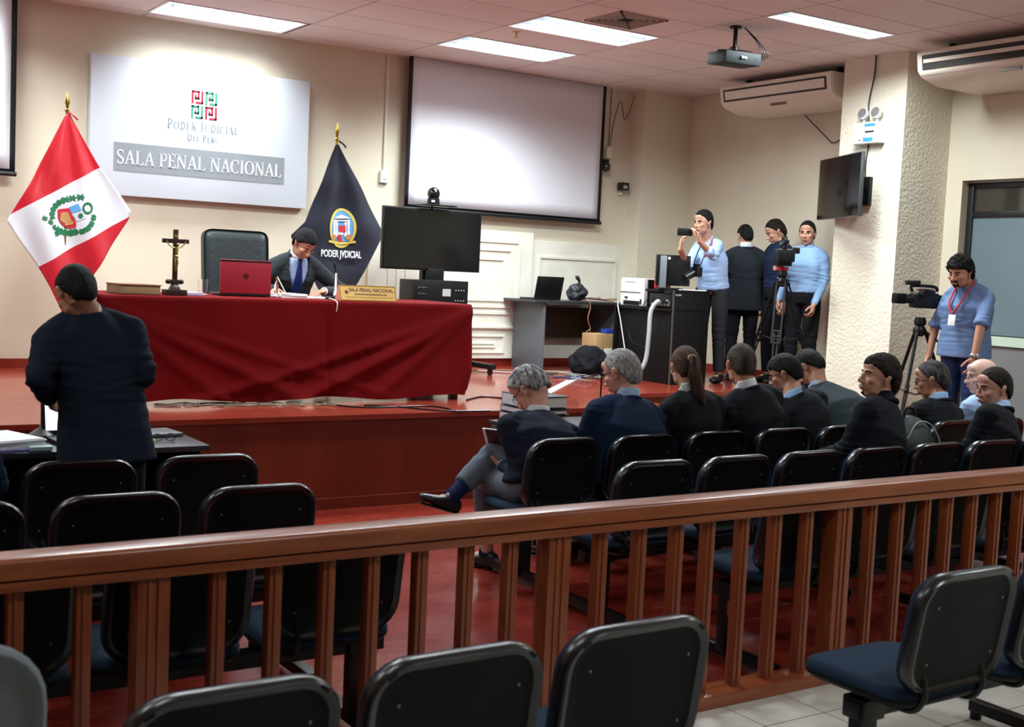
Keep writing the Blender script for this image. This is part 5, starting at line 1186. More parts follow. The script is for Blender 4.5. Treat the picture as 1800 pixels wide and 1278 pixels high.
def person(label, loc, yaw, pose=None, seated=False, lean=0, side=0, hyaw=0, hpitch=0, hroll=0, girth=1.0, tall=1.0,
           top='suit', topcol=None, legcol=None, collar=None, hair=None, hairkw=None, skin='mid', face=True, beard=None, glasses=False,
           hands=None, vox=.007, sleeve=1.0, hemz=None, wr=.004, shoecol=None, untucked=False, shade=None, tie=None, brow=True, hsc=1.0, fat=1.0, sockcol=None, open_v=False):
    P_ = {}
    if seated:
        P_.update(pelvis=(0, 0, .55), waist=(0, -.03, .69), chest=(0, -.03, .86), upper=(0, -.015, .955), neck=(0, .0, 1.05), shR=(.180, -.01, .920), shL=(-.180, -.01, .920),
                  elR=(.25, .07, .70), elL=(-.25, .07, .70), wrR=(.16, .30, .62), wrL=(-.16, .30, .62), hipR=(.09, .02, .52), hipL=(-.09, .02, .52),
                  knR=(.12, .42, .50), knL=(-.12, .42, .50), anR=(.12, .43, .09), anL=(-.12, .43, .09))
    else:
        P_.update(pelvis=(0, 0, .95), waist=(0, 0, 1.10), chest=(0, .005, 1.27), upper=(0, -.01, 1.375), neck=(0, -.005, 1.470), shR=(.182, -.015, 1.345), shL=(-.182, -.015, 1.345),
                  elR=(.245, -.02, 1.11), elL=(-.245, -.02, 1.11), wrR=(.255, .05, .86), wrL=(-.255, .05, .86), hipR=(.09, 0, .91), hipL=(-.09, 0, .91),
                  knR=(.10, .015, .49), knL=(-.10, .015, .49), anR=(.11, -.02, .09), anL=(-.11, -.02, .09))
    P_ = {k: Vector(v) for k, v in P_.items()}
    if tall != 1 :
        for k in P_: P_[k] = P_[k]*tall if not seated else Vector((P_[k].x, P_[k].y, .5+(P_[k].z-.5)*tall if P_[k].z > .5 else P_[k].z))
    RL = Matrix.Rotation(-math.radians(lean), 3, 'X') @ Matrix.Rotation(math.radians(side), 3, 'Y'); pv = P_['pelvis'].copy()
    for k in ('waist', 'chest', 'upper', 'neck', 'shR', 'shL', 'elR', 'elL', 'wrR', 'wrL'):
        f = .6 if k == 'waist' else 1
        Rk = Matrix.Rotation(-math.radians(lean*f), 3, 'X') @ Matrix.Rotation(math.radians(side*f), 3, 'Y'); P_[k] = pv+Rk @ (P_[k]-pv)
    tw = (pose or {}).pop('twist', 0) if pose else 0
    if tw:
        Rt = Matrix.Rotation(math.radians(tw), 3, 'Z')
        for k in ('upper', 'neck', 'shR', 'shL', 'elR', 'elL', 'wrR', 'wrL'): c = P_['pelvis']; P_[k] = Vector((c.x, c.y, 0))+Rt @ (P_[k]-Vector((c.x, c.y, 0)))
    # world overrides: ('w', x, y, z)
    Rz = Matrix.Rotation(math.radians(yaw), 3, 'Z'); L0 = Vector(loc)
    for k, v in (pose or {}).items():
        if v[0] == 'w': P_[k] = Rz.inverted() @ (Vector(v[1:])-L0)
        else: P_[k] = Vector(v)
    ax = (P_['shR']-P_['shL']).normalized(); axp = (P_['hipR']-P_['hipL']).normalized()
    Rh = Matrix.Rotation(math.radians(hyaw), 3, 'Z') @ Matrix.Rotation(-math.radians(hpitch), 3, 'X') @ Matrix.Rotation(math.radians(hroll), 3, 'Y')
    updir = (P_['neck']-P_['chest']).normalized()
    if 'head' in (pose or {}): hc = P_['head']
    else: hc = P_['neck']+(updir*.6+Rh @ Vector((0, 0, .4))).normalized()*.118+Rh @ Vector((0, .035, 0))
    g = girth
    # body ------------------------------------------------------------
    bm = B()
    sp = ['pelvis', 'waist', 'chest', 'upper']
    loft(bm, [P_[k] for k in sp]+[P_['neck']], [(.15*g, .10*g), (.135*g, .095*g), (.155*g, .10*g), (.13, .075), (.058, .056)], [axp, ax, ax, ax, ax], 18, 2.3)
    nb = hc+Rh @ Vector((0, -.035, -.055)); loft(bm, [P_['neck']-updir*.03, P_['neck'].lerp(nb, .5), nb, nb+Rh @ Vector((0, .01, .05))], [.062, .056, .054, .05], n=16)
    for s in 'LR':
        limb(bm, [P_['upper'].lerp(P_['sh'+s], .4), P_['sh'+s], P_['el'+s], P_['wr'+s]], [.05, .047, .038, .026])
        limb(bm, [P_['hip'+s], P_['kn'+s], P_['an'+s]], [.078, .052, .036]); fd = (pose or {}).get('ft'+s)
        f_ = Vector(fd) if fd else Vector((0, 1, -.12)); f_.normalize(); P_['fd'+s] = f_; ell(bm, P_['an'+s]+f_*.06-Vector((0, 0, .03)), (.03, .03, .03))
    hs = hands or {}
    for s in 'LR':
        h = hs.get(s); dd = (P_['wr'+s]-P_['el'+s]).normalized()
        if h is None: hand(bm, P_['wr'+s], dd, Vector((-1 if s == 'R' else 1, 0, -.2)) if not seated else Vector((0, 0, -1)), s, (22, 25, 20))
        else:
            kk = dict(h); d_ = kk.pop('d', None); n_ = kk.pop('n'); hand(bm, P_['wr'+s], Vector(d_) if d_ else dd, n_, s, **kk)
    head_geo(bm, hc, Rh, True, hsc, fat)
    SK = skin_mat(skin, {'mid': S(204, 152, 126), 'tan': S(186, 132, 106), 'pale': S(226, 184, 166), 'rosy': S(214, 156, 136)}[skin])
    root = mobj('person', fuse(bm, vox, 3), SK); root.location = loc; root.rotation_euler = (0, 0, math.radians(yaw)); tag(root, label, 'person')
    Q = lambda x, y, z: hc+Rh @ (Vector((x, y, z))*hsc)
    if face:
        for s in (-1, 1):
            bm = B(); ell(bm, Q(s*.030, .0735, .006), Vector((.0125, .0105, .0055))*hsc, Rh, 14, 8); e_ = obj('eye', bm, M_eyew if hpitch < 20 else SK, root)
            if hpitch < 20: bm = B(); ell(bm, Q(s*.030, .0815, .006), Vector((.0056, .0030, .0050))*hsc, Rh, 10, 8); obj('iris', bm, M_iris, e_)
        if brow:
            for s in (-1, 1): bm = B(); tube(bm, [Q(s*.014, .0875, .024), Q(s*.03, .085, .029), Q(s*.048, .072, .024)], .0040, 6); obj('eyebrow', bm, hair['m'] if hair else M_iris, root)
            for s in (-1, 1): bm = B(); zl_ = .0 if hpitch < 20 else -.008; tube(bm, [Q(s*.018, .082, .009+zl_), Q(s*.03, .0845, .0125+zl_*1.6), Q(s*.043, .076, .008+zl_)], .0018, 6); obj('eyelashes', bm, M_iris, root)
        bm = B(); ell(bm, Q(0, .0955, -.056), Vector((.019, .0045, .0035))*hsc, Rh); ell(bm, Q(0, .0935, -.0635), Vector((.017, .0045, .0042))*hsc, Rh); obj('lips', bm, M_lip, root)
    if hair:
        kw = dict(hairline=hairline(), thick=.07, amp=.03, freq=(10, 4, 4)); kw.update({k: v for k, v in hair.items() if k != 'm'})
        bm = shell(hc, Rh, hsc, kw['hairline'], kw['thick'], kw['amp'], kw['freq'], seed=len(label) % 17)
        obj('hair', bm, hair['m'], root, ang=80)
    if beard:
        def bmask(p):
            m = sst(-.045, -.058, p.z) if p.y > .02 else 0
            if beard == 'goatee': m = sst(-.034, -.040, p.z)*sst(.034, .028, abs(p.x))*sst(.03, .05, p.y)
            if beard == 'stubble': m = sst(-.030, -.045, p.z)*sst(.0, .02, p.y)
            return m*(1-.98*sst(.012, .006, abs(p.z+.060))*sst(.026, .02, abs(p.x)))
        bm = B() if beard == 'light' else shell(hc, Rh, hsc, bmask, -.004, .006, (14, 14, 14), cz=-.030, rad=(.0635*fat, .0725, .0865), cy=.0205, nape_full=False)
        for s in (-1, 1): tube(bm, [Q(s*.002, .1005, -.045), Q(s*.014, .096, -.046), Q(s*.023, .088, -.051)], .0019 if beard == 'light' else .0026, 6)
        ell(bm, Q(0, .078, -.088), Vector((.013, .008, .008))*hsc, Rh)
        obj('beard', bm, hair['m'], root, ang=80)
    if glasses:
        gl = B()
        for s in (-1, 1):
            tube(gl, [Q(s*.032+.022*math.cos(a), .094-.004*abs(math.cos(a)), .002+.016*math.sin(a)) for a in [2*PI*k/16 for k in range(17)]], .0018, 6, per=1)
            tube(gl, [Q(s*.054, .09, .008), Q(s*.072, .06, .008), Q(s*.083, -.005, .006), Q(s*.083, -.03, -.012)], .0022, 6)
        tube(gl, [Q(-.01, .095, .004), Q(0, .100, .007), Q(.01, .095, .004)], .0018, 6); obj('glasses', gl, M_bmetal, root)
    # trousers -----------------------------------------------------------
    TR = legcol or fabric('black_trousers', S(22, 23, 28))
    bm = B(); hp = (P_['hipL']+P_['hipR'])/2
    loft(bm, [P_['waist'].lerp(P_['pelvis'], .3), P_['pelvis'], hp-Vector((0, 0, .03))], [(.158*g, .115*g), (.172*g, .125*g), (.165*g, .11*g)], axp, 18, 2.2)
    for s in 'LR':
        kn, an, hi = P_['kn'+s], P_['an'+s], P_['hip'+s]
        limb(bm, [hi, hi.lerp(kn, .5), kn, kn.lerp(an, .55)], [.094*g, .084, .066, .062]); loft(bm, [kn.lerp(an, .5), kn.lerp(an, .93 if not sockcol else .74)], [.062, .058])
        if seated: ell(bm, hi, (.1, .1, .09))
    me = fuse(bm, .011, 2); wrinkle(me, wr, 3, [(P_['knL'], .12, .004), (P_['knR'], .12, .004)]); mobj('trousers', me, TR, root)
    if sockcol:
        for s in 'LR':
            bm = B(); kn, an = P_['kn'+s], P_['an'+s]; loft(bm, [kn.lerp(an, .55), kn.lerp(an, .8), an, an+P_['fd'+s]*.03], [.052, .044, .042, .04]); obj('sock', bm, sockcol, root)
    SH = shoecol or mat('black_shoe', S(18, 18, 20), .3)
    for s in 'LR':
        an, f_ = P_['an'+s], P_['fd'+s]; upv = (Vector((0, 0, 1))-f_*f_.z).normalized() if abs(f_.z) < .9 else Vector((0, 1, 0)); sd = f_.cross(upv)
        bm = B(); b0 = an-upv*.04
        loft(bm, [b0-f_*.065, b0-f_*.055, b0, b0+f_*.07, b0+f_*.13, b0+f_*.175, b0+f_*.19], [(.02, .02), (.034, .036), (.037, .046), (.044, .032), (.045, .024), (.032, .018), (.012, .010)], sd, 14, 2.3)
        loft(bm, [b0, b0+upv*.05], [(.036, .05), (.034, .042)], sd, 14)
        sh = mobj('shoe', fuse(bm, .007, 2), SH, root)
        bm = B(); b1 = b0-upv*.036; loft(bm, [b1-f_*.07, b1-f_*.055, b1, b1+f_*.07, b1+f_*.12, b1+f_*.165, b1+f_*.18], [(.02, .006), (.034, .009), (.034, .009), (.045, .008), (.046, .007), (.034, .007), (.012, .005)], sd, 14); obj('sole', bm, M_black, sh)
    # upper garment ------------------------------------------------------
    suit = top == 'suit'; k1 = 1.0 if suit else .93
    TC = topcol; bm = B()
    hemv = (P_['pelvis']-P_['waist']).normalized()
    hem = P_['pelvis']+(hemv*(.17 if suit else .10) if not seated else Vector((0, -.01, -.02))) if (suit or untucked) else P_['pelvis'].lerp(P_['waist'], .25)
    cs = [hem]+([P_['pelvis']] if (suit or untucked) and not seated else [])+[P_['waist'], P_['chest'], P_['upper'], P_['upper'].lerp(P_['neck'], .75)]
    hs_ = [axp]+([axp] if (suit or untucked) and not seated else [])+[ax]*4
    hw_, hd_ = (.215, .15) if suit else (.185, .135)
    if seated: hw_, hd_ = .20, .14
    if not (suit or untucked): hw_, hd_ = .168, .125
    rs = [(hw_*g, hd_*g)]+([(.195*g*k1, .138*g*k1)] if (suit or untucked) and not seated else [])+[(.178*g*k1, .128*g*k1), (.198*g*k1, .135*g*k1), (.165*k1, .10*k1), (.085, .078)]
    loft(bm, cs, rs, hs_, 22, 2.3)
    for s in 'LR':
        sh, el, wv = P_['sh'+s], P_['el'+s], P_['wr'+s]; rq = (.070, .061, .053, .046, .040) if suit else (.060, .054, .046, .042, .036)
        nk = P_['neck']-updir*.03+ax*(.05 if s == 'R' else -.05)
        loft(bm, [nk, nk.lerp(sh, .5)+updir*.006, sh+updir*.004], [(.050, .045), (.060, .060), (rq[0], rq[0])], ax.cross(updir), 16); ell(bm, sh, rq[0])
        if suit: ell(bm, sh+updir*.018, (.060, .06, .042))
        we = el.lerp(wv, .93*sleeve if sleeve <= 1 else .93)
        if sleeve > .3: limb(bm, [sh, sh.lerp(el, .5), el, el.lerp(we, .5), we], rq)
        else: e2 = sh.lerp(el, .92); limb(bm, [sh, sh.lerp(el, .5), e2], [rq[0], rq[1]+.004, rq[1]+.002]); loft(bm, [e2-(el-sh).normalized()*.03, e2+(el-sh).normalized()*.03], [rq[1]+.008]*2)
        if .3 < sleeve < .8: e2 = el.lerp(wv, .93*sleeve); v_ = (wv-el).normalized(); loft(bm, [e2-v_*.045, e2], [rq[3]+.010]*2)
    me = fuse(bm, .009 if vox < .0065 else .011, 4)
    wrinkle(me, wr, 11+len(label), [(P_['elL'], .11, .006), (P_['elR'], .11, .006), (P_['waist'], .20, .004), (P_['shL'], .09, .003), (P_['shR'], .09, .003)])
    if open_v:      # cut the jacket front open in a V
        b_ = B(); b_.from_mesh(me); ft = ax.cross(updir)*-1; zn = P_['neck']-updir*.0
        dl = []
        for f in b_.faces:
            c = f.calc_center_median(); r_ = c-P_['chest']; hgt = r_.dot(updir); xx = (c-P_['upper']).dot(ax); fr = f.normal.dot(ft)
            lim = .012+.085*max(0, (hgt+.16)/.30)
            if fr > .15 and abs(xx) < min(lim, .085) and hgt > -.16: dl.append(f)
        bmesh.ops.delete(b_, geom=dl, context='FACES'); b_.to_mesh(me); b_.free()
    tg = mobj('jacket' if suit else 'shirt', me, TC, root)
    if open_v:
        bm = B(); loft(bm, [P_['pelvis'], P_['waist'], P_['chest'], P_['upper'], P_['upper'].lerp(P_['neck'], .8)], [(.165*g, .118*g), (.160*g, .118*g), (.176*g, .124*g), (.135, .088), (.072, .070)], [axp, ax, ax, ax, ax], 22, 2.3)
        mobj('shirt', fuse(bm, .011, 2), F_lblue, root)
        ft = ax.cross(updir)*-1; nf = P_['neck']+ft*.066-updir*.012
        tp = [nf, nf-updir*.03+ft*.012, P_['upper']+ft*.104-updir*.01, P_['chest']+ft*.134*g, P_['waist']+ft*.13*g]
        bm = B(); loft(bm, tp, [(.022, .010), (.014, .010), (.026, .006), (.036, .006), (.044, .006)], ax, 12, 3); obj('necktie', bm, fabric('blue_tie', S(32, 48, 104), .6), root)
    if open_v: s_ = tg.modifiers.new('s', 'SOLIDIFY'); s_.thickness = .007
    CN = collar or (fabric('white_shirt', S(216, 220, 228), .7) if suit else TC)
    cdv = (nb-P_['neck']).normalized(); cx_ = ax; cyv = cx_.cross(cdv).normalized()
    def cfn(u, v, r0=.066, r1=.062, h=.050):
        a = 2*PI*u+PI/2; rr_ = r0+(r1-r0)*v; front = max(0, math.sin(a)) if False else 0
        fr = -math.cos(2*PI*u)      # +1 at the front, -1 behind
        b0 = P_['neck']+cdv*(-.022+(.014 if fr < 0 else -.014*fr))
        return b0+cx_*(rr_*math.sin(2*PI*u))+cyv*(rr_*.98*math.cos(2*PI*u))*1.0+cdv*h*v*(1-.35*max(0, fr))
    bm = B(); grid(bm, 36, 5, cfn, True); obj('shirt_collar' if suit else 'collar', bm, CN, root, solid=.004)
    if suit:
        bm = B(); tube(bm, [P_['neck']-updir*.012+cx_*.071*math.sin(2*PI*k/20)+cyv*.076*math.cos(2*PI*k/20)-cdv*(.02*(1-math.cos(2*PI*k/20))*.9) for k in range(3 if open_v else 0, 18 if open_v else 21)], .012, 8, per=2) if not open_v else tube(bm, [P_['neck']-updir*.012+cx_*.071*math.sin(2*PI*(k-.0)/20)+cyv*.076*math.cos(2*PI*k/20) for k in range(-6, 7)], .012, 8, per=2)
        obj('jacket_collar', bm, TC, root)
        for s in 'LR':
            wv = P_['wr'+s]; v_ = (wv-P_['el'+s]).normalized(); bm = B(); loft(bm, [wv-v_*.04, wv+v_*.003], [.034, .033]); obj('shirt_cuff', bm, CN, root)
    return root, P_, hc, Rh
def fb(name, rgb): return fabric(name, S(*rgb))
H_BLACK = hair_mat('black', S(12, 11, 11), S(28, 26, 26)); H_DKBROWN = hair_mat('dark_brown', S(20, 15, 13), S(42, 32, 26))
H_GREY = hair_mat('silver', S(74, 74, 76), S(186, 188, 190), .38, .62, 12); H_GREY2 = hair_mat('cropped_grey', S(112, 108, 108), S(176, 172, 172), .35, .6, 26)
H_SALT = hair_mat('greying_black', S(40, 38, 38), S(96, 92, 92), .42, .7, 14); H_BROWN = hair_mat('brown', S(52, 34, 28), S(96, 66, 54), .4, .65)
F_navy = fb('navy_suit', (24, 30, 46)); F_navy2 = fb('bright_navy_suit', (22, 38, 62)); F_black = fb('black_suit', (20, 23, 28)); F_char = fb('charcoal_suit', (48, 54, 58)); F_slate = fb('slate_suit', (40, 50, 56)); F_jet = fb('jet_suit', (22, 26, 32))
F_lblue = fabric('light_blue_shirt', S(160, 184, 222), .75); F_sky = fabric('sky_blue_shirt', S(142, 176, 214), .75); F_denim = fabric('chambray_shirt', S(96, 116, 152), .8); F_dkblue = fabric('dark_blue_shirt', S(24, 36, 60), .8); F_white = fabric('white_shirt', S(216, 220, 228), .7)
F_greytr = fb('grey_trousers', (96, 104, 116)); F_jeans = fb('blue_jeans', (38, 54, 92)); F_blktr = fb('black_trousers', (20, 21, 26))
# 1 standing lawyer, seen from behind
X0, Y0 = 1.43, 5.30
sl_ = at(66, 668, Y=5.22); sr_ = at(256, 655, Y=5.22)
person('standing person in a navy suit seen from behind, leaning over the black table', (X0, Y0, 0), 0, dict(
    head=('w', *at(133, 516, Y=5.36)), elL=('w', sl_.x, 5.22, sl_.z), elR=('w', sr_.x, 5.24, sr_.z), wrL=('w', 1.24, 5.46, 1.02), wrR=('w', 1.56, 5.46, 1.02),
    knL=(-.12, .02, .49), knR=(.12, .0, .49), anL=(-.14, -.02, .09), anR=(.15, -.04, .09)),
    lean=8, side=-8, hyaw=6, hpitch=38, girth=.99, topcol=F_navy, hair=dict(m=H_BLACK, thick=.045, amp=.012, freq=(8, 5, 5), hairline=hairline(nape=-.09)), face=True, vox=.006, wr=.009, skin='tan', tall=.965)
# 2 cut-off neighbour at the left edge
person('seated person in a dark blue suit cut off at the left edge', (.74, YA+.24, 0), 0, seated=True, lean=14, topcol=F_navy2, hair=dict(m=H_BLACK), face=False, girth=1.08, vox=.009)
# 3 judge
person('seated person in a charcoal suit and blue tie writing at the red table', (4.02, 9.42, HS+.08), 180, dict(
    elR=('w', 3.62, 9.26, ZT+.04), elL=('w', 4.44, 9.24, ZT+.04), wrR=('w', 3.76, 9.05, ZT+.045), wrL=('w', 4.16, 9.02, ZT+.045)), seated=True, lean=22, hyaw=8, hpitch=42, hroll=-6, tall=1.0,
    topcol=F_char, open_v=True, hair=dict(m=H_BLACK, thick=lambda p: .10+.05*sst(.02, .07, p.y), amp=.035, freq=(10, 4, 6), hairline=hairline(front=.060)), skin='tan', vox=.0055,
    hands=dict(R=dict(d=(.5, 1, -.15), n=(0, .2, -1), curl=(45, 45, 30)), L=dict(d=(.9, .5, -.1), n=(0, 0, -1), curl=(15, 20, 15))))
J = bpy.context.scene.objects
jr = [o for o in COL.objects if o.get('label', '').startswith('seated person in a charcoal suit')][0]
def wl(r, v): return Matrix.Rotation(r.rotation_euler.z, 3, 'Z').inverted() @ (Vector(v)-r.location)
# shirt front and tie worn under the open jacket
def front_fill(r, cz0, cz1, y0, y1, w0, w1, m, name, bulge=.02, cx=4.02):
    bm = B()
    def fn(u, v): s = (u-.5)*2; return wl(r, (cx+s*(w0+(w1-w0)*v), y0+(y1-y0)*v+bulge*s*s, cz0+(cz1-cz0)*v))
    grid(bm, 12, 14, fn); return obj(name, bm, m, r, solid=.004)
# 4-... front row
def seatp(label, cx, head_px, yhead, lean, **k):
    """seated on the front row chair at cx; head placed from its real position"""
    ht = at(*head_px, Y=yhead); pose = k.pop('pose', {}); row = k.pop('row', YA); px_ = k.pop('px', cx)
    sc_ = k.get('hsc', 1.0); hp = math.radians(k.get('hpitch', 0))
    pose.setdefault('head', ('w', ht.x, yhead+.04*math.sin(hp), ht.z-.122*sc_))
    # torso follows the head: lean sideways enough to bring the neck below it
    hd = Vector(pose['head'][1:]); 
    nk = Vector((hd.x-.0, hd.y-.05-.05*math.sin(hp), hd.z-.125)); pv = Vector((px_, row+.25, .55)); d = nk-pv; Ln = d.length
    hz = math.radians(k.get('yaw', 0)); rt = Vector((math.cos(hz), math.sin(hz), 0)); sho = k.pop('shrug', 0)
    f = Vector((-rt.y, rt.x, 0))
    def on(s, o=0): return pv+d*s+f*o
    pose.setdefault('pelvis', ('w', *pv)); 
    wv, cv, uv = on(.30, -.035), on(.64, -.04), on(.86, -.02); nv = on(1.0, -.0)
    for nme, v in (('waist', wv), ('chest', cv), ('upper', uv), ('neck', nv)): pose.setdefault(nme, ('w', *v))
    ax_ = (rt-d.normalized()*rt.dot(d.normalized())).normalized(); so = uv-d.normalized()*.045
    g = .185*k.get('shw', 1.0); k.pop('shw', None)
    for s, q in (('R', 1), ('L', -1)):
        sh = so+ax_*(g*q); pose.setdefault('sh'+s, ('w', *sh))
        el = sh+ax_*(.05*q)-Vector((0, 0, .24))+f*.08; pose.setdefault('el'+s, ('w', *el)); wr_ = el+f*.22-ax_*(.10*q)-Vector((0, 0, .04)); pose.setdefault('wr'+s, ('w', *wr_))
    fy = k.pop('yaw', 0)
    R0 = Matrix.Rotation(math.radians(fy), 3, 'Z')
    return person(label, (px_, row+.25, 0), fy, pose, seated=True, **k)
silver = dict(m=H_GREY, thick=lambda p: .10+.05*sst(.0, .06, p.y)+.03*sst(.02, .08, p.z), amp=.06, freq=(7, 3, 5), hairline=hairline(nape=-.058))
seatp('seated grey-haired person in a navy blazer reading with legs crossed', 3.69, (938, 646), 5.42, 0, hyaw=24, hpitch=48, topcol=F_navy, legcol=F_greytr, hair=silver, skin='rosy', vox=.0055, glasses=True, girth=1.08, shw=1.06, hsc=1.04, wr=.005,
    pose=dict(knR=('w', 3.60, 5.54, .66), anR=('w', 3.325, 5.50, .44), ftR=(-.90, .05, .28), hipR=('w', 3.76, 5.24, .55), hipL=('w', 3.60, 5.24, .52), knL=('w', 3.60, 5.62, .50), anL=('w', 3.63, 5.60, .09), ftL=(-.45, 1, -.1),
              elL=('w', *at(920, 846, Y=5.19)), wrL=('w', *at(884, 818, Y=5.42)), elR=('w', 3.86, 5.44, .74), wrR=('w', *at(912, 778, Y=5.56))), sockcol=fabric('navy_sock', S(28, 38, 78)),
    hands=dict(L=dict(d=(.25, 1, .1), n=(.3, -.1, 1), curl=(40, 45, 35)), R=dict(d=(-.6, .7, .1), n=(-.2, -.3, .9), curl=(45, 40, 30))), shoecol=mat('dark_loafer', S(34, 36, 40), .35))
# the book he holds
t = thing('open_book', 'small dark-covered book held open by the grey-haired reader', 'book', at(884, 786, Y=5.48), math.radians(25))
bm = B(); box(bm, (-.004, 0, .055), (.12, .17, .006), .002, Euler((math.radians(0), math.radians(-80), 0))); box(bm, (-.030, 0, .045), (.12, .17, .006), .002, Euler((0, math.radians(62), 0))); obj('cover', bm, mat('dark_red_cover', S(58, 26, 24), .5), t)
bm = B(); box(bm, (.006, 0, .055), (.11, .16, .008), .001, Euler((math.radians(0), math.radians(-80), 0))); box(bm, (-.022, .022, .049), (.112, .17, .008), .001, Euler((0, math.radians(62), 0))); obj('pages', bm, M_paper, t)
seatp('seated person with cropped grey hair and glasses in a bright navy suit', 4.20, (1097, 614), 5.26, 0, hyaw=18, hpitch=24, topcol=F_navy2, hair=dict(m=H_GREY2, thick=.02, amp=.006, freq=(20, 20, 20), hairline=hairline(front=.085, nape=-.085)), collar=fabric('pale_blue_collar', S(150, 176, 206), .7), skin='rosy', glasses=True, girth=1.22, shw=1.15, hsc=1.10, fat=1.12, vox=.006, wr=.005)
r_, P0, hc, Rh = seatp('seated person with a long brown ponytail in a black suit', 4.73, (1207, 609), 5.24, 0, hyaw=-18, hpitch=14, topcol=F_black, collar=fabric('pale_green_collar', S(196, 220, 214), .7), hair=dict(m=H_BROWN, thick=.035, amp=.010, freq=(14, 3, 3), hairline=hairline(nape=-.075)), skin='mid', face=False, girth=.92, shw=.94, vox=.007, hsc=1.0)
q = lambda x, y, z: hc+Rh @ Vector((x, y, z))
bm = B(); loft(bm, [q(0, -.095, .035), q(0, -.125, .03), q(.002, -.135, -.01), q(.006, -.125, -.07), q(.018, -.12, -.13), q(.04, -.125, -.19), q(.055, -.13, -.235)], [(.02, .02), (.022, .02), (.030, .022), (.040, .024), (.042, .022), (.032, .016), (.008, .006)], Rh @ Vector((1, 0, 0)), 20)
for v in bm.verts: v.co += Vector((1, .3, 0))*noise.noise(Vector((v.co.x*60, v.co.y*60, v.co.z*9)))*.008
obj('ponytail', bm, H_BROWN, r_)
bm = B(); loft(bm, [q(0, -.102, .036), q(0, -.118, .034)], [(.027, .024), (.027, .024)], Rh @ Vector((1, 0, 0)), 16); obj('hair_clip', bm, mat('beige_clip', S(206, 172, 146), .4), r_)
seatp('seated person with dark hair thinning at the crown in a black suit', 5.26, (1305, 604), 5.26, 0, hyaw=-20, hpitch=10, topcol=F_black, skin='tan', face=False, hair=dict(m=hair_mat('thin_black', S(40, 36, 34), S(92, 78, 66), .45, .75, 7), thick=.02, amp=.006, freq=(16, 5, 5), hairline=hairline(nape=-.066)), girth=1.06, shw=1.04, hsc=1.05)
seatp('seated young person with glasses and a light blue collar, black suit', 5.79, (1384, 624), 5.34, 0, hyaw=32, hpitch=26, topcol=F_black, collar=F_sky, skin='mid', glasses=True, hair=dict(m=H_BLACK, thick=lambda p: .08+.06*sst(.0, .06, p.y), amp=.02, freq=(8, 3, 4), hairline=hairline(front=.055, nape=-.07)), girth=.98, hsc=.98, vox=.006)
seatp('person in a slate suit hunched forward behind the young person with glasses', 6.32, (1430, 615), 5.72, 0, hyaw=12, hpitch=52, topcol=F_slate, collar=F_sky, skin='tan', face=False, hair=dict(m=H_BLACK, thick=.05, amp=.02, freq=(8, 4, 4)), girth=1.18, shw=1.12)
seatp('seated bearded person in a dark jacket looking left in the second row', 5.22, (1546, 624), 4.50, 0, row=YB, px=5.30, hyaw=54, hpitch=-6, topcol=F_jet, collar=F_jet, skin='mid', beard='light', hair=dict(m=H_DKBROWN, thick=lambda p: .10+.10*sst(.03, .09, p.y)*sst(.05, .09, p.z)+.04*sst(.04, .1, p.z), amp=.045, freq=(9, 9, 9), hairline=hairline(front=.058, nape=-.074)), girth=1.05, shw=1.1, hsc=1.06, vox=.0055, wr=.005, yaw=14)
seatp('seated greying person with black glasses and blue collar beyond the backpack', 6.85, (1642, 634), 5.20, 0, hyaw=30, hpitch=16, topcol=F_black, collar=F_sky, skin='tan', glasses=True, hair=dict(m=H_SALT, thick=.025, amp=.010, freq=(12, 6, 6), hairline=hairline(front=.078)), girth=1.08, hsc=1.08, shw=1.05, vox=.0065)
baldf = lambda p: sst(.045, .03, p.z)*sst(.02, .0, p.y)
seatp('bald person in a light blue shirt in profile at the right', 7.38, (1728, 630), 5.20, 0, hyaw=60, hpitch=6, top='shirt', topcol=F_lblue, skin='pale', glasses=False, hair=dict(m=H_GREY2, thick=.008, amp=.004, freq=(20, 20, 20), hairline=hairline(bald=baldf)), girth=1.05, hsc=1.06, fat=1.05, vox=.006)
seatp('seated person with dark hair in a black suit at the right edge, facing left', 6.23, (1750, 646), 4.50, 0, row=YB, px=6.36, hyaw=58, hpitch=8, topcol=F_black, collar=F_lblue, skin='rosy', hair=dict(m=H_DKBROWN, thick=.035, amp=.012, freq=(9, 5, 5), hairline=hairline(front=.066, nape=-.074)), girth=1.08, hsc=1.06, fat=1.1, vox=.006, shw=1.05, yaw=12)
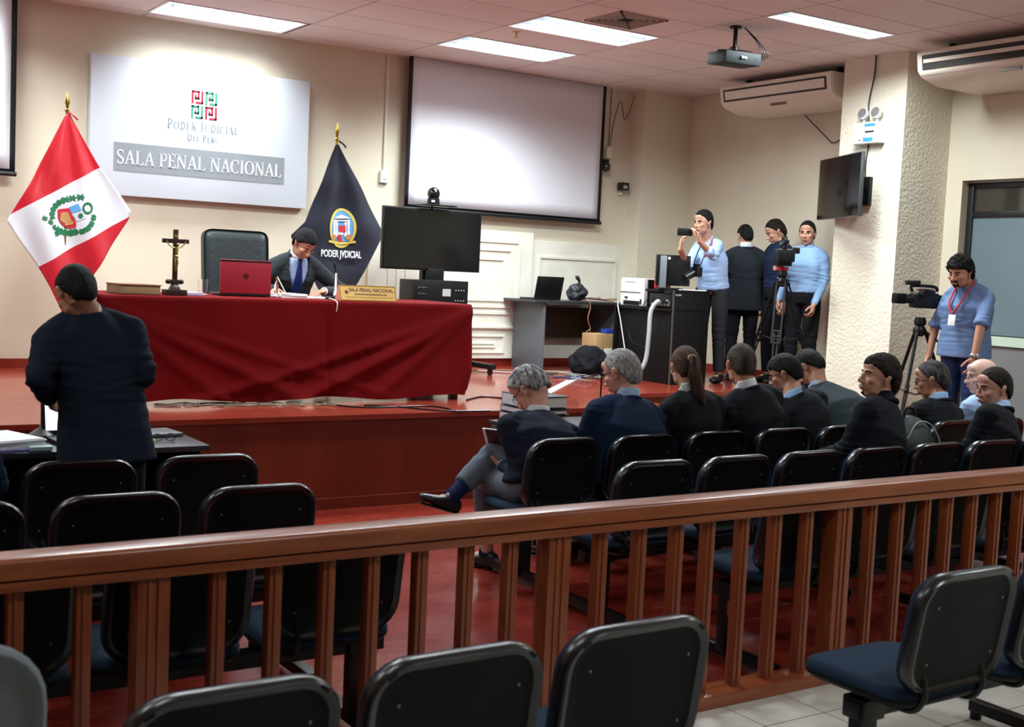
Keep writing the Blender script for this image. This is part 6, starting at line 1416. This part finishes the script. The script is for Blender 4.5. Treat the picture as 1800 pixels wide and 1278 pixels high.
# --- people standing on the stage
pw = at(1196, 424, Y=9.02); pw2 = at(1224, 410, Y=8.96)
eR = at(1196, 470, Y=9.0); 
r_, P0, hc, Rh = person('standing photographer in a light blue shirt filming with a phone', (8.47, 9.10, HS), 115, dict(
    head=('w', *at(1236, 392, Y=9.08)), neck=('w', *at(1243, 423, Y=9.10)), upper=('w', *at(1247, 437, Y=9.10)), chest=('w', *at(1250, 458, Y=9.10)), waist=('w', *at(1252, 487, Y=9.1)), pelvis=('w', *at(1254, 515, Y=9.10)),
    shR=('w', *at(1226, 437, Y=9.24)), shL=('w', *at(1262, 432, Y=8.98)), elR=('w', *at(1208, 470, Y=9.08)), wrR=('w', *at(1196, 438, Y=8.93)), elL=('w', *at(1254, 450, Y=8.78)), wrL=('w', *at(1229, 424, Y=8.74))),
    hyaw=-22, hpitch=6, top='shirt', topcol=F_lblue, legcol=fb('dark_grey_trousers', (40, 40, 44)), sleeve=.45, skin='mid', hair=dict(m=H_BLACK, thick=lambda p: .05+.08*sst(.04, .09, p.z), amp=.03, freq=(9, 6, 6)), vox=.0055, girth=1.0,
    hands=dict(R=dict(d=(-.1, .1, 1), n=(-.85, -.52, 0), curl=(25, 35, 25)), L=dict(d=(.15, .4, 1), n=(.85, .52, 0), curl=(20, 30, 25))), shoecol=mat('black_sneaker', S(24, 24, 28), .5))
ph = at(1204, 408, Y=8.84)
t = thing('smartphone', 'black phone held sideways by the photographer', 'phone', ph, math.radians(100)); bm = B(); box(bm, (0, 0, 0), (.012, .012, .012)); bm.free()
bm = B(); box(bm, (0, 0, 0), (.145, .010, .072), .006); o = obj('phone_case', bm, M_black, t); t.rotation_euler = (0, 0, math.radians(-36))
bm = B(); box(bm, (0, .0056, 0), (.135, .001, .064)); obj('phone_screen', bm, M_tvglass, t)
cp = at(1224, 478, Y=8.93)
t = thing('stills_camera', 'black stills camera hanging on a strap at the photographer\'s hip', 'camera', cp, math.radians(80))
bm = B(); box(bm, (0, 0, .0), (.14, .06, .10), .015); box(bm, (0, 0, .06), (.05, .05, .04), .01); obj('body', bm, M_black, t)
bm = B(); lathe(bm, (0, .03, -.01), [(.038, 0), (.040, .05), (.036, .08), (.036, .11), (.03, .105), (.001, .1)], 20, Euler((math.radians(-120), 0, 0)).to_matrix()); obj('lens', bm, M_black, t)
bm = B()
for a, b in (((1219, 468), (1236, 424)), ((1231, 468), (1252, 424))): tube(bm, [Vector(at(*a, Y=8.93))-cp, Vector(at((a[0]+b[0])/2-2, (a[1]+b[1])/2, Y=8.93))-cp, Vector(at(*b, Y=9.02))-cp], .006, 6)
o = obj('strap', bm, M_black, t); o.matrix_parent_inverse = Matrix.Rotation(-math.radians(80), 4, 'Z')
M_lan = mat('red_lanyard', S(176, 44, 70), .6)
bm = B(); tube(bm, [wl(r_, at(*p_, Y=y_)) for p_, y_ in (((1236, 418), 9.0), ((1238, 436), 8.93), ((1239, 452), 8.92), ((1247, 436), 8.93), ((1252, 420), 9.02))], .007, 6); obj('lanyard', bm, M_lan, r_)
person('standing person in a charcoal suit seen from behind among the cameramen', (9.02, 9.22, HS), -32, hyaw=14, hpitch=20, tall=.955, topcol=fb('dark_suit', (34, 38, 44)), hair=dict(m=H_BLACK, thick=.03, amp=.01, freq=(9, 6, 6)), face=False, skin='mid', vox=.006, hsc=.98,
    pose=dict(elL=(-.25, -.02, 1.06), wrL=(-.26, .02, .82)))
hn = at(1366, 402, Y=8.84)
person('standing cameraman in a dark blue shirt looking down at the stage video camera', (9.17, 8.90, HS), 78, dict(wrR=('w', *at(1365, 470, Y=8.45)), elR=('w', *at(1382, 478, Y=8.72))), hyaw=-18, hpitch=28, tall=.99, top='shirt', topcol=F_dkblue, skin='mid',
    hair=dict(m=H_DKBROWN, thick=lambda p: .03+.09*sst(.05, .1, p.z), amp=.02, freq=(9, 6, 6)), vox=.006, girth=.95)
person('standing person in a sky blue shirt with a hand in the pocket', (9.02, 8.38, HS), 112, dict(elL=('w', *at(1450, 492, Y=8.20)), wrL=('w', *at(1430, 536, Y=8.16)), elR=(.22, .04, 1.08), wrR=(.20, .14, .86)), hyaw=8, hpitch=4, tall=.962, top='shirt', topcol=F_sky, legcol=F_blktr,
    skin='mid', hair=dict(m=H_BLACK, thick=lambda p: .03+.06*sst(.05, .1, p.z), amp=.012, freq=(9, 6, 6)), vox=.006, girth=.95, hands=dict(L=dict(d=(0, .4, -1), n=(1, 0, 0), curl=(35, 40, 30))))
r_, P0, hc, Rh = person('standing cameraman with curly black hair, chambray shirt and red lanyard', (8.56, 6.18, .32), 92, dict(elL=('w', *at(1724, 574, Y=5.90)), wrL=('w', *at(1712, 628, Y=5.90)), head=('w', *at(1687, 480, Y=6.18)), elR=(.27, .02, 1.05), wrR=(.27, .08, .80)), hyaw=4, hpitch=16, tall=.965, top='shirt', untucked=True,
    topcol=F_denim, legcol=F_jeans, sleeve=.2, skin='tan', beard='goatee', hair=dict(m=H_BLACK, thick=.20, amp=.17, freq=(19, 19, 19), hairline=hairline(front=.05, nape=-.06, side=.0)), vox=.0055, girth=1.22, hsc=1.06, fat=1.1)
bm = B(); tube(bm, [Vector(v) for v in (P0['neck']+Vector((.07, .03, .02)), P0['chest']+Vector((.05, .165, .03)), P0['chest']+Vector((.0, .185, -.05)), P0['chest']+Vector((-.05, .165, .03)), P0['neck']+Vector((-.07, .03, .02)))], .009, 6); obj('lanyard', bm, M_lan, r_)
bm = B(); box(bm, P0['chest']+Vector((0, .19, -.11)), (.065, .006, .09), .003, Euler((.1, 0, 0))); obj('badge', bm, M_white, r_)
bm = B(); wv = P0['wrL']; v_ = (wv-P0['elL']).normalized(); loft(bm, [wv-v_*.02, wv+v_*.0], [.034, .034], n=20); ell(bm, wv-v_*.01+Vector((-.033, 0, .0)), (.008, .022, .022)); ell(bm, wv-v_*.01+Vector((0, .033, .0)), (.022, .008, .022)); obj('wristwatch', bm, M_chrome, r_)
bm = B(); cyl(bm, (3.79, 8.92, ZT+.02), (3.73, 8.96, ZT+.15), .0045, n=8); tag(obj('pen', bm, M_white), 'white pen held upright in the judge\'s writing hand', 'pen')
